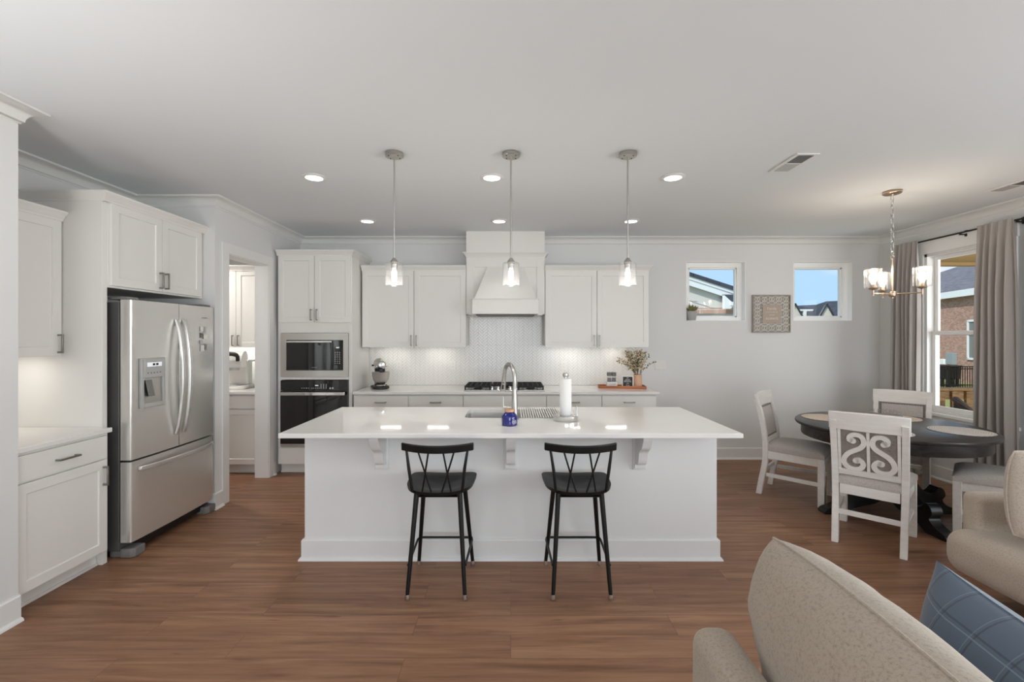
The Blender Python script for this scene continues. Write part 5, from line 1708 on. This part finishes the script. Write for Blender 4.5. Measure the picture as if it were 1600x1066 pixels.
    def ribbon(pts, w, s):
        L = []; R = []
        for i, p_ in enumerate(pts):
            a_ = pts[max(0, i - 1)]; b_2 = pts[min(len(pts) - 1, i + 1)]
            dx, dz = b_2[0] - a_[0], b_2[1] - a_[1]; l_ = math.hypot(dx, dz) or 1
            k = w * (1.25 if i < 6 or i > len(pts) - 7 else 1.0)
            L.append((p_[0] - dz / l_ * k, p_[1] + dx / l_ * k)); R.append((p_[0] + dz / l_ * k, p_[1] - dx / l_ * k))
        for i in range(len(pts) - 1):
            q4 = [L[i], R[i], R[i + 1], L[i + 1]]
            bt = [(s * x, -0.0045, 0.283 - z) for x, z in q4]; tp_ = [(s * x, -0.018, 0.283 - z) for x, z in q4]
            sc.hexa(bt, tp_, T)
        for e_ in (pts[0], pts[-1]):
            sc.lathe([(0.0195, 0.0045), (0.0195, 0.018), (0, 0.018)], 18, T=T @ Matrix.Translation((s * e_[0], 0, 0.283 - e_[1])) @ Matrix.Rotation(PI / 2, 4, 'X'))
    for s in (-1, 1): ribbon(path, 0.0160, s)
    sc.box(-0.009, 0.009, -0.018, -0.0045, -0.018, 0.285, T)
    for s in (-1, 1): sc.box(min(s * 0.160, s * 0.178), max(s * 0.160, s * 0.178), -0.012, -0.0045, -0.018, 0.285, T)
    sc.build('scroll_carving', 'white_wood', t, smooth=30)
    return t
ch = chair((2.744, 3.447, 0), math.radians(-44), 'whitewashed dining chair seen from behind, with double scroll carved back')
dup(ch, (2.745, 4.350, 0), math.radians(-134), 'whitewashed dining chair left of the table, its grey back pad toward the window')
dup(ch, (3.765, 4.420, 0), math.radians(134), 'whitewashed dining chair beyond the table in front of the tall window')
dup(ch, (3.690, 3.430, 0), math.radians(44), 'whitewashed dining chair between the table and the beige sofa, only seat and legs showing')

# ------------------------------------------------------------------ chandelier
def chandelier():
    CX, CY = 3.22, 3.84
    t = thing('chandelier', 'brushed nickel three-light chandelier with glass shades above the dining table', 'chandelier', (CX, CY, CH))
    MB().lathe([(0.064, -0.0005), (0.066, -0.004), (0.066, -0.020), (0.060, -0.025), (0.012, -0.026), (0.010, -0.040), (0, -0.040)], 36).build('canopy', 'warm_nickel', t)
    c = MB(); n = 12; z0 = -0.040; step = 0.5 / n
    for i in range(n):
        zc = z0 - step * (i + 0.5); L = step * 0.70; r = 0.0125
        pts = []
        for k in range(16):
            a = 2 * PI * k / 16
            x, z = r * math.cos(a), zc + L * math.sin(a)
            pts.append((x, 0, z) if i % 2 == 0 else (0, x, z))
        c.tube(pts, 0.0026, 6, closed=True)
    c.build('chain', 'nickel', t)
    ring = [(0.016 * math.cos(2 * PI * k / 16), 0, -0.556 + 0.016 * math.sin(2 * PI * k / 16)) for k in range(16)]
    MB().tube(ring, 0.0025, 6, closed=True).build('loop', 'warm_nickel', t)
    MB().tube([(0, 0, -0.570), (0, 0, -0.850)], 0.0072, 14).build('rod', 'warm_nickel', t)
    MB().lathe([(0.010, -0.845), (0.026, -0.848), (0.028, -0.852), (0.028, -0.884), (0.024, -0.890), (0.010, -0.893), (0.008, -0.905), (0, -0.907)], 28).build('hub', 'warm_nickel', t)
    for a in (70, 190, 310):
        ca, sa = math.cos(math.radians(a)), math.sin(math.radians(a)); R = 0.190
        arm = MB().tube([(ca * 0.02, sa * 0.02, -0.868), (ca * R, sa * R, -0.868)], 0.0055, 12)
        arm.tube([(ca * R, sa * R, -0.885), (ca * R, sa * R, -0.838)], 0.0085, 12)
        arm.build('arm', 'warm_nickel', t)
        MB().lathe([(0.010, -0.838), (0.030, -0.830), (0.034, -0.820), (0.022, -0.818), (0.020, -0.788), (0, -0.788)], 24, (ca * R, sa * R, 0)).build('socket', 'warm_nickel', t)
        r0, z0_, z1_ = 0.062, -0.815, -0.665
        MB().lathe([(0.022, z0_ - 0.003), (r0 - 0.006, z0_ - 0.003), (r0, z0_ + 0.003), (r0, z1_), (r0 - 0.003, z1_), (r0 - 0.003, z0_ + 0.004), (r0 - 0.008, z0_), (0.022, z0_)], 36, (ca * R, sa * R, 0), close=False).build('lamp_shade', 'shade', t)
        MB().lathe([(0.012, -0.787), (0.014, -0.775), (0.026, -0.750), (0.029, -0.732), (0.024, -0.710), (0.010, -0.700), (0, -0.699)], 24, (ca * R, sa * R, 0)).build('bulb', 'bulb', t)
        point('chandelier_lamp', (CX + ca * R, CY + sa * R, CH - 0.66), 3.4, (1.0, 0.84, 0.66))
chandelier()

# ------------------------------------------------------------------ curtains and rod
rod = thing('curtain_rod', 'dark metal curtain rod on wall brackets above the tall window', 'curtain rod', (4.488, 4.63, 2.552))
MB().tube([(0, -0.645, 0), (0, 0.645, 0)], 0.0085, 12).build('rod', 'black_matte', rod)
for s in (-1, 1):
    MB().tube([(0, s * 0.645, 0), (0, s * 0.655, 0), (0, s * 0.672, 0), (0, s * 0.690, 0)], [0.010, 0.016, 0.016, 0.006], 14).build('finial', 'black_matte', rod)
for y in (-0.60, -0.09, 0.62):
    b = MB().box(0.05, XR - 4.488 - 0.0005, y - 0.012, y + 0.012, -0.035, 0.025)
    b.box(-0.004, 0.052, y - 0.006, y + 0.006, -0.022, -0.012); b.box(-0.012, 0.012, y - 0.006, y + 0.006, -0.022, -0.0088)
    b.build('bracket', 'black_matte', rod, bevel=0.001)
def curtain(y0, y1, flare, lb, folds, seed):
    rng = random.Random(seed); m = MB()
    N = folds * 12; H = 26; zt, zb = 2.566, 0.015
    ph = [rng.uniform(-.5, .5) for _ in range(folds + 1)]; amp = [rng.uniform(0.7, 1.25) for _ in range(folds + 1)]
    def pt(i, h, off):
        u = i / N; v = h / H
        c0, c1 = (y0 + y1) / 2, (y1 - y0) / 2
        k = 1 + flare * v ** 1.3 - 0.02 * math.sin(min(1, v * 6) * PI)
        y = c0 + (2 * u - 1) * c1 * k
        fi = u * folds; fl = min(folds, int(fi)); fr = fi - fl
        a = (amp[fl] * (1 - fr) + amp[min(folds, fl + 1)] * fr)
        A = (0.016 + 0.028 * min(1, v * 4)) * a
        w = math.sin(2 * PI * fi + ph[fl] * v)
        w = math.copysign(abs(w) ** 0.75, w)
        # pinched pleat heading
        pin = max(0, 1 - v * 12)
        x = A * w * (1 - 0.35 * pin) + 0.006 * math.sin(9 * u + 5 * v)
        y += 0.006 * math.cos(2 * PI * fi * 2 + v * 2) * v
        return (4.426 + x + off, y, zt + (zb - zt) * v)
    vs = []; fs = []
    for off in (0.0, 0.003):
        for h in range(H + 1):
            for i in range(N + 1): vs.append(pt(i, h, off - 0.0015))
    K = (N + 1) * (H + 1)
    for h in range(H):
        for i in range(N):
            p = h * (N + 1) + i
            fs.append((p, p + 1, p + N + 2, p + N + 1)); fs.append((K + p, K + p + N + 1, K + p + N + 2, K + p + 1))
    for i in range(N):
        fs.append((i, K + i, K + i + 1, i + 1)); q = H * (N + 1) + i; fs.append((q, q + 1, K + q + 1, K + q))
    for h in range(H):
        p = h * (N + 1); fs.append((p, p + N + 1, K + p + N + 1, K + p)); p += N; fs.append((p, K + p, K + p + N + 1, p + N + 1))
    o = m.add(vs, fs).build('curtain', 'curtain', smooth=80)
    tag(o, lb, 'curtain', 'taupe curtains at the tall window')
curtain(4.955, 5.255, 0.06, 'taupe grey pleated curtain left of the tall window, beside the room corner', 5, 1)
curtain(4.005, 4.320, 0.12, 'taupe grey pleated curtain right of the tall window, nearest the beige sofa', 5, 2)

# ------------------------------------------------------------------ sofas and cushions
def noise3(x, y, z):
    return (math.sin(x * 9.1 + 1.3 * math.sin(y * 7.7)) + math.sin(y * 11.3 + 1.7 * math.sin(z * 8.3)) + math.sin(z * 10.7 + 1.1 * math.sin(x * 6.1))) / 3

def pillow(w, h, t, N=26, corner=0.10, pw=0.55, ex=3.0, wr=0.006, seed=0.0, box=0.0, rc=0.0):
    """x width, z height (centre 0), y thickness"""
    m = MB(); vs = []; fs = []
    for s in (1, -1):
        for i in range(N + 1):
            for j in range(N + 1):
                u = math.sin((-1 + 2 * i / N) * PI / 2); v = math.sin((-1 + 2 * j / N) * PI / 2)
                x = w / 2 * u * (1 - corner * (1 - v * v) * 0.5); z = h / 2 * v * (1 - corner * (1 - u * u) * 0.5)
                x *= math.sqrt(1 - rc * v * v * u * u * 0.5); z *= math.sqrt(1 - rc * u * u * v * v * 0.5)
                e = max(0, 1 - abs(u) ** ex) ** pw * max(0, 1 - abs(v) ** ex) ** pw
                y = s * (box / 2 + (t - box) / 2 * e)
                y += wr * noise3(x * 2.2 + seed, z * 2.2 + s, seed) * e + wr * 0.5 * noise3(x * 6 + seed, z * 4, s + seed) * e
                vs.append((x, y, z))
    K = (N + 1) ** 2
    for sd_ in range(2):
        for i in range(N):
            for j in range(N):
                p = sd_ * K + i * (N + 1) + j
                fs.append((p, p + 1, p + N + 2, p + N + 1))
    rim = [i * (N + 1) for i in range(N + 1)] + [N * (N + 1) + j for j in range(1, N + 1)] + [i * (N + 1) + N for i in range(N - 1, -1, -1)] + [j for j in range(N - 1, 0, -1)]
    for k in range(len(rim)):
        p, r = rim[k], rim[(k + 1) % len(rim)]
        fs.append((p, r, K + r, K + p))
    m.add(vs, fs)
    pipe = [tuple(vs[p][a] if a != 1 else (vs[p][1] + vs[K + p][1]) / 2 for a in range(3)) for p in rim]
    return m, pipe

def soft_box(x0, x1, y0, y1, z0, z1, r, n=5):
    """box with rounded edges (rounded-cube mapping)"""
    m = MB(); c = [(x0 + x1) / 2, (y0 + y1) / 2, (z0 + z1) / 2]; h = [(x1 - x0) / 2, (y1 - y0) / 2, (z1 - z0) / 2]
    r = min(r, min(h) * 0.98)
    G = []
    for a in range(3):
        k = h[a] - r
        G.append([-h[a]] + [-k - r * math.cos(PI / 2 * q / n) for q in range(1, n + 1)] + [0.0] + [k + r * math.sin(PI / 2 * q / n) for q in range(0, n)] + [h[a]])
    def mapp(p):
        q = [max(-(h[a] - r), min(h[a] - r, p[a])) for a in range(3)]
        d = Vector([p[a] - q[a] for a in range(3)])
        if d.length > 1e-9:
            mx = max(abs(v) for v in d)
            d = d.normalized() * mx
        return tuple(c[a] + q[a] + d[a] for a in range(3))
    for ax in range(3):
        b, e = (ax + 1) % 3, (ax + 2) % 3
        for s in (-1, 1):
            vs = []; fs = []; nb, ne = len(G[b]), len(G[e])
            for i in range(nb):
                for j in range(ne):
                    p = [0, 0, 0]; p[ax] = s * h[ax]; p[b] = G[b][i]; p[e] = G[e][j]
                    vs.append(mapp(p))
            for i in range(nb - 1):
                for j in range(ne - 1):
                    fs.append((i * ne + j, i * ne + j + 1, (i + 1) * ne + j + 1, (i + 1) * ne + j))
            m.add(vs, fs)
    return m

def weld(o, d=0.0005):
    bm = bmesh.new(); bm.from_mesh(o.data)
    bmesh.ops.remove_doubles(bm, verts=bm.verts, dist=d)
    bmesh.ops.recalc_face_normals(bm, faces=bm.faces)
    bm.to_mesh(o.data); bm.free()
    o.data.shade_smooth()
    return o

def sofa_near():
    t = thing('sofa', 'beige linen sofa at the bottom edge, its low back toward the island', 'sofa', (0.50, 1.285, 0))
    # low back running toward the camera, top edge piped
    weld(soft_box(0, 0.118, -2.3, 0, 0.10, 0.715, 0.045).build('back', 'linen', t, smooth=0))
    MB().tube([(0.0150, -2.25, 0.7005), (0.0150, -0.05, 0.7005), (0.0185, -0.025, 0.6965), (0.0260, -0.0160, 0.687)], 0.0035, 8).build('piping', 'linen', t)
    weld(soft_box(0.157, 0.90, -2.3, 0.0, 0.10, 0.27, 0.03).build('base', 'linen', t, smooth=0))
    for i in range(3):
        weld(soft_box(0.158, 0.93, -0.76 - i * 0.765, -0.005 - i * 0.765, 0.2705, 0.345, 0.03).build('seat_cushion', 'linen', t, smooth=0))
    for x in (0.06, 0.84):
        for y in (-2.22, -0.08):
            MB().lathe([(0.018, 0.0005), (0.026, 0.0995), (0, 0.0995)], 16, (x, y, 0)).build('leg', 'black_wood', t)
sofa_near()

def cushion(name, lb, mat, w, h, th, loc, rot, pipe=True, **kw):
    m, pp = pillow(w, h, th, **kw)
    t = thing(name, lb, 'cushion', loc)
    t.rotation_euler = rot
    c = m.build('cover', mat, t, smooth=0)
    c.data.shade_smooth()
    if pipe: MB().tube(pp, 0.0042, 8, closed=True).build('piping', mat, t)
    return t
# local x runs along world -y after a quarter turn
cushion('back_cushion', 'large beige linen back cushion leaning on the near sofa', 'linen', 0.84, 0.52, 0.30, (0.765, 0.912, 0.703), (math.radians(8), math.radians(0), math.radians(-93)), corner=-0.03, rc=0.30, pw=0.5, ex=3.4, wr=0.016, seed=1.7)
cushion('throw_pillow', 'blue grey plaid throw pillow at the lower right corner', 'plaid', 0.54, 0.50, 0.27, (1.125, 0.990, 0.640), (math.radians(-4), math.radians(4), math.radians(-94)), pipe=False, corner=0.10, pw=0.6, ex=2.6, wr=0.009, seed=4.2)

def sofa_far():
    t = thing('sofa', 'beige linen sofa at the right edge beside the dining chairs', 'sofa', (2.62, 2.66, 0))
    weld(soft_box(0.10, 0.92, -2.0, -0.0, 0.10, 0.20, 0.02).build('base', 'linen_lit', t, smooth=0))
    weld(soft_box(0.0, 0.92, -0.115, 0.0, 0.2005, 0.625, 0.040).build('arm', 'linen_lit', t, smooth=0))
    weld(soft_box(-0.125, 0.66, -0.86, 0.004, 0.170, 0.425, 0.10, 7).build('seat_cushion', 'linen_lit', t, smooth=0))
    weld(soft_box(-0.125, 0.66, -1.63, -0.865, 0.170, 0.425, 0.10, 7).build('seat_cushion', 'linen_lit', t, smooth=0))
    weld(soft_box(0.70, 0.92, -2.0, -0.117, 0.2005, 0.78, 0.05).build('back', 'linen_lit', t, smooth=0))
    weld(soft_box(0.0, 0.698, -2.0, -1.885, 0.2005, 0.625, 0.040).build('arm', 'linen_lit', t, smooth=0))
    for x in (0.34, 0.86):
        for y in (-1.92, -0.07):
            MB().lathe([(0.018, 0.0005), (0.024, 0.0995), (0, 0.0995)], 16, (x, y, 0)).build('leg', 'black_wood', t)
sofa_far()
cushion('back_cushion', 'plump beige cushion leaning on the right sofa', 'linen_daylit', 0.58, 0.46, 0.26, (2.85, 2.27, 0.688), (math.radians(-8), math.radians(5), math.radians(-18)), corner=-0.02, rc=0.35, pw=0.5, ex=3.2, wr=0.010, seed=7.7)

# ------------------------------------------------------------------ outdoors
CAMV = Vector((0, 0, 1.517))
def far(px, py, Y):
    """a point Y metres in front of the camera on the sight line of a pixel"""
    return Vector(((px - 798) * Y / 711, Y, 1.517 - (py - 526) * Y / 711))
GZ = -1.3
g = MB().box(-60, 90, YB + 0.4, 130, GZ - 0.2, GZ); g.box(8.6, 90, -30, YB + 0.4, GZ - 0.2, GZ)
struct(g.build('ground', 'grass', smooth=0))
struct(MB().box(XR + 0.145, 8.4, 1.0, 5.70, -0.16, -0.10).build('porch_floor', 'deck', smooth=0))
pr = MB().box(XR + 0.145, 8.4, 1.9, 5.72, 2.43, 2.60)
pr.box(XR + 0.145, 8.4, 5.60, 5.72, 2.395, 2.43)
struct(pr.build('porch_ceiling', 'porch', smooth=0))

def railing():
    t = thing('deck_railing', 'brown wooden deck railing outside the tall window', 'railing', (4.75, 5.60, -0.10))
    L = 3.4
    MB().box(0, L, -0.07, 0.07, 0.955, 0.985).build('cap_rail', 'deck', t, bevel=0.004)
    MB().box(0, L, -0.02, 0.02, 0.845, 0.955).build('top_rail', 'deck', t, bevel=0.003)
    MB().box(0, L, -0.02, 0.02, 0.08, 0.16).build('bottom_rail', 'deck', t, bevel=0.003)
    for x in (0.05, 1.70, 3.35):
        MB().box(x - 0.045, x + 0.045, 0.021, 0.11, 0.0, 0.95).build('post', 'deck', t, bevel=0.003)
    for i in range(19):
        x = 0.16 + i * 0.172
        MB().box(x - 0.042, x + 0.042, -0.055, -0.0205, 0.06, 0.95).build('baluster', 'deck', t, bevel=0.003)
railing()

def patio_chair():
    t = thing('patio_chair', 'dark brown wicker patio chair on the porch outside the tall window', 'chair', (5.36, 5.02, -0.10), math.radians(52))
    m = MB(); vs = []; fs = []; N = 22; Hh = 6
    for s in (0, 1):
        for h in range(Hh + 1):
            v = h / Hh
            for i in range(N + 1):
                a = math.radians(-10 + 200 * i / N)
                top = 0.62 + 0.26 * max(0, math.sin(a)) ** 1.5
                r = 0.36 - 0.045 * s
                vs.append((r * math.cos(a), r * math.sin(a) * 0.95, 0.12 + (top - 0.12) * v))
    K = (N + 1) * (Hh + 1)
    for h in range(Hh):
        for i in range(N):
            p = h * (N + 1) + i
            fs += [(p, p + 1, p + N + 2, p + N + 1), (K + p, K + p + N + 1, K + p + N + 2, K + p + 1)]
    for i in range(N):
        q = Hh * (N + 1) + i; fs += [(q, q + 1, K + q + 1, K + q), (i, K + i, K + i + 1, i + 1)]
    for h in range(Hh):
        p = h * (N + 1); fs.append((p, p + N + 1, K + p + N + 1, K + p)); p += N; fs.append((p, K + p, K + p + N + 1, p + N + 1))
    m.add(vs, fs).build('back', 'wicker', t, smooth=60)
    top = [((0.338) * math.cos(math.radians(-10 + 200 * i / 22)), 0.338 * 0.95 * math.sin(math.radians(-10 + 200 * i / 22)), 0.635 + 0.26 * max(0, math.sin(math.radians(-10 + 200 * i / 22))) ** 1.5) for i in range(23)]
    MB().tube(top, 0.034, 10).build('rim', 'wicker', t)
    MB().lathe([(0.0, 0.30), (0.29, 0.30), (0.30, 0.33), (0.30, 0.41), (0.26, 0.44), (0, 0.445)], 28, (0, -0.01, 0)).build('seat', 'wicker', t)
    for x, y in ((-0.24, -0.16), (0.24, -0.16), (-0.22, 0.20), (0.22, 0.20)):
        MB().lathe([(0.020, 0.001), (0.026, 0.30), (0, 0.30)], 12, (x, y, 0)).build('leg', 'wicker', t)
patio_chair()

# brick house beyond the yard, seen through the tall window (distances doubled from a 15 m sketch)
def brick_house():
    S = 2.0
    def W(x, y, z): return CAMV + (Vector((x, y, z)) - CAMV) * S
    d = Vector((0.298, 0.954, 0)); nrm = Vector((0.954, -0.298, 0))
    corner = Vector((16.95, 24.5, 2.93))
    def E(s, off=0.0, z=2.93):
        p = corner - d * s + nrm * off
        return W(p.x, p.y, z)
    o0 = E(0); ang = math.atan2(-d.y, -d.x)
    t = thing('brick_house', 'brown brick house with grey shingle roof seen through the tall window', 'house', (o0.x, o0.y, GZ), ang)
    inv = t.matrix_basis.inverted()
    def loc(v): return inv @ v
    L = 30.0
    zt = o0.z
    MB().box(0, L * S, -0.3, 16, -0.0, zt - GZ - 0.05).build('brick_wall', 'brick', t, smooth=0) if False else None
    # wall: local x runs toward the viewer along the eave, local +y is away from the viewer side
    sgn = 1 if loc(E(0, 1.0)).y > 0 else -1
    wl = MB().box(0.6, L * S, min(0.3 * sgn, 14 * sgn), max(0.3 * sgn, 14 * sgn), 0.0, zt - GZ - 0.25)
    wl.build('brick_wall', 'brick', t, smooth=0)
    H = 2.6 * S * 0.432 / 0.432; run = 6.0 * S; rise = 6.0 * 0.432 * S
    ze = zt - GZ
    A = (0, 0, ze); B = (L * S, 0, ze); C_ = (L * S, sgn * run, ze + rise); D_ = (run, sgn * run, ze + rise)
    r = MB(); th = 0.15
    r.add([A, B, C_, D_, (0, sgn * run * 2, ze), (L * S, sgn * run * 2, ze)] + [(p[0], p[1], p[2] - th) for p in (A, B, C_, D_, (0, sgn * run * 2, ze), (L * S, sgn * run * 2, ze))],
          [(0, 1, 2, 3), (0, 3, 4), (3, 2, 5, 4), (6, 9, 8, 7), (6, 10, 9), (9, 10, 11, 8), (0, 6, 7, 1), (1, 7, 8, 2), (2, 8, 11, 5), (5, 11, 10, 4), (4, 10, 6, 0)])
    r.build('roof', 'shingle', t, smooth=0)
    MB().box(0, L * S, min(-0.08 * sgn, 0.12 * sgn), max(-0.08 * sgn, 0.12 * sgn), ze - 0.42, ze - 0.02).build('gutter', 'fascia', t, smooth=0)
    MB().box(0.1, L * S, min(0.12 * sgn, 0.32 * sgn), max(0.12 * sgn, 0.32 * sgn), ze - 0.40, ze - 0.34).build('soffit', 'fascia', t, smooth=0)
    # points on the wall by sight line
    yw = 0.3 * sgn
    def wallx(px):
        # x where the sight line of column px meets the wall plane
        k = (px - 798) / 711
        p0 = loc(Vector((0, 0, 1.517))); p1 = loc(Vector((k * 10, 10, 1.517)))
        u = (yw - p0.y) / (p1.y - p0.y); q = p0 + (p1 - p0) * u
        return q.x, (t.matrix_basis @ q).y
    def wallz(py, Y): return 1.517 - (py - 526) * Y / 711 - GZ
    xa, Ya = wallx(1513); xb = xa + 1.25
    z1, z0 = wallz(500, Ya), wallz(562, Ya)
    ys = -1 * sgn
    f = MB()
    for a, b, c, e in ((xa, xa + 0.12, z0, z1), (xb - 0.12, xb, z0, z1), (xa, xb, z0, z0 + 0.12), (xa, xb, z1 - 0.12, z1), (xa, xb, (z0 + z1) / 2 - 0.05 + 0.35, (z0 + z1) / 2 + 0.05 + 0.35)):
        f.box(a, b, min(yw, yw + ys * 0.08), max(yw, yw + ys * 0.08), c, e)
    wf = f.build('window_frame', 'fascia', t, smooth=0)
    MB().box(xa + 0.1, xb - 0.1, min(yw, yw + ys * 0.03), max(yw, yw + ys * 0.03), z0 + 0.1, z1 - 0.1).build('pane', 'house_pane', wf, smooth=0)
    xa, Ya = wallx(1484); xb, Yb2 = wallx(1495.5)
    MB().box(xa, xb, min(yw, yw + ys * 0.22), max(yw, yw + ys * 0.22), wallz(569, Ya), wallz(551.5, Ya)).build('utility_box', 'utility', t, bevel=0.01)
    xa, Ya = wallx(1474); xb, Yb2 = wallx(1481)
    MB().box(xa, xb, min(yw, yw + ys * 0.2), max(yw, yw + ys * 0.2), wallz(574, Ya), wallz(561, Ya)).build('meter', 'fascia', t, bevel=0.03)
brick_house()

def yard_fence():
    Y = 24.9
    t = thing('yard_fence', 'black metal picket fence across the yard outside the tall window', 'fence', (22.2, Y, GZ))
    h = 1.17; L = 3.6
    for z in (0.16, h - 0.12, h):
        MB().box(0, L, -0.025, 0.025, z - 0.025, z + 0.025).build('rail', 'fence', t, smooth=0)
    for i in range(27):
        x = 0.06 + i * 0.13
        MB().box(x - 0.013, x + 0.013, -0.013, 0.013, 0.03, h + 0.03).build('picket', 'fence', t, smooth=0)
    for x in (0.0, 1.75, 3.5):
        MB().box(x - 0.06, x + 0.06, -0.06, 0.06, 0, h + 0.06).build('post', 'fence', t, smooth=0)
yard_fence()
tb = thing('covered_tub', 'black covered round tub behind the yard fence', 'tub', (24.85, 26.2, GZ))
MB().lathe([(0.68, 0.42), (0.76, 0.46), (0.80, 1.10), (0.84, 1.12), (0.84, 1.18), (0, 1.22)], 36).build('shell', 'black_plastic', tb)
for a in range(0, 360, 45):
    MB().box(-0.05, 0.05, -0.05, 0.05, 0.0, 0.42).build('leg', 'black_plastic', tb, loc=(0.62 * math.cos(math.radians(a)), 0.62 * math.sin(math.radians(a)), 0))

# gable-roofed neighbour seen through the left small window
def gable_house():
    Y = 10.5
    t = thing('white_house', 'white sided house with dark sloping roof edge seen through the left small window', 'house', (3.0, Y, GZ))
    o = Vector((3.0, Y, GZ))
    def P(px, py, dy=0.0):
        v = far(px, py, Y + dy) - o
        return v
    def slab(pix, y0, y1, name, mat, parent=t, scale_y=0.0):
        m = MB(); m.prism([(P(a, b).x, P(a, b).z) for a, b in pix], y0, y1, 'xz'); return m.build(name, mat, parent, smooth=0)
    L = -260
    slab([(1000, 412), (1000, 660), (1162, 660), (1162, 478), (1132, 459)], 0.12, 7.0, 'wall', 'siding')
    slab([(960, 388), (960, 393.5), (1152, 456), (1152, 450)], -0.05, 7.2, 'roof', 'shingle_dark')
    slab([(960, 393.5), (960, 399), (1152, 461), (1152, 456)], -0.02, 0.02, 'fascia', 'fascia')
    slab([(960, 399), (960, 408.5), (1152, 470), (1152, 461)], 0.0, 0.06, 'fascia', 'fascia')
    slab([(960, 406), (960, 408), (1150, 469), (1150, 467)], 0.06, 0.119, 'soffit', 'soffit')
    ln = MB()
    for a, b, c, e in ((1020, 451, 1128, 484), (1000, 469, 1092, 469.8)):
        p, q = P(a, b), P(c, e)
        ln.bar((p.x, 0.117, p.z), (q.x, 0.117, q.z), 0.012, 0.02, up=(0, 1, 0))
    ln.build('siding_joint', 'soffit', t, smooth=0)
    slab([(1040, 481), (1040, 490), (1149, 490), (1149, 481)], 0.075, 0.122, 'brick_band', 'brick_pale')
    # small returning eave at the right
    slab([(1128, 461), (1140, 472), (1175, 472), (1175, 461)], -0.10, 0.36, 'return_roof', 'shingle_dark')
    slab([(1128, 462), (1128, 483), (1138, 483), (1146, 474), (1139, 472)], -0.12, -0.02, 'return_end', 'fascia')
    slab([(1137, 472.5), (1137, 478), (1175, 478), (1175, 472.5)], -0.14, 0.36, 'return_gutter', 'fascia')
gable_house()

# far roofs with two white gables seen through the right small window
def gabled_row():
    Y = 34.0
    t = thing('grey_roofed_house', 'distant grey-roofed house with two white gables seen through the right small window', 'house', (20.4, Y, GZ))
    o = Vector((20.4, Y, GZ))
    def P(px, py): v = far(px, py, Y) - o; return (v.x, v.z)
    m = MB()
    ridge = [(1200, 481), (1239, 478), (1275, 476.3), (1291, 471), (1340, 469)]
    eave = [(1200, 500), (1340, 500)]
    def P4(px, py): v = far(px, py, Y + 4.0) - o; return (v.x, v.z)
    a = [P4(*p) for p in ridge]
    n = len(a); zl = P(1240, 501)[1]
    vs = [(x, 4.0, z) for x, z in a] + [(x, 0.05, zl) for x, z in a] + [(x, 4.0, zl) for x, z in a]
    fs = []
    for i in range(n - 1):
        fs += [(i, i + 1, n + i + 1, n + i), (n + i, n + i + 1, 2 * n + i + 1, 2 * n + i), (i, 2 * n + i, 2 * n + i + 1, i + 1)]
    fs += [(0, n, 2 * n), (n - 1, 3 * n - 1, 2 * n - 1)]
    m.add(vs, fs).build('roof', 'shingle_dark', t, smooth=0)
    MB().box(P(1200, 0)[0], P(1340, 0)[0], 0.3, 6, 0, zl - 0.01).build('wall', 'siding', t, smooth=0)
    for ax, half, ay in ((1241.5, 13.5, 476), (1291, 13, 476.5)):
        g_ = MB().prism([P(ax, ay), P(ax - half, 499), P(ax + half, 499)], -0.02, 0.12, 'xz')
        go = g_.build('gable', 'siding', t, smooth=0)
        MB().prism([P(ax, ay), P(ax - half, 499), P(ax + half, 499)], 0.121, 3.2, 'xz').build('gable_roof', 'shingle_dark', go, smooth=0)
        r_ = MB()
        for s in (-1, 1):
            p, q = P(ax, ay - 1.4), P(ax + s * (half + 1), 500)
            r_.bar((p[0], -0.08, p[1]), (q[0], -0.08, q[1]), 0.10, 0.07, up=(0, 1, 0))
        r_.build('bargeboard', 'shingle_dark', go, smooth=0)
    x, z = P(1258, 484)
    MB().box(x - 0.6, x + 0.6, 0.0, 2.6, z - 0.1, z + 0.03).build('dormer_eave', 'fascia', t, smooth=0)
    MB().box(x - 0.12, x + 0.10, 0.0, 2.6, z - 0.75, z - 0.1).build('dormer_post', 'fascia', t, smooth=0)
gabled_row()
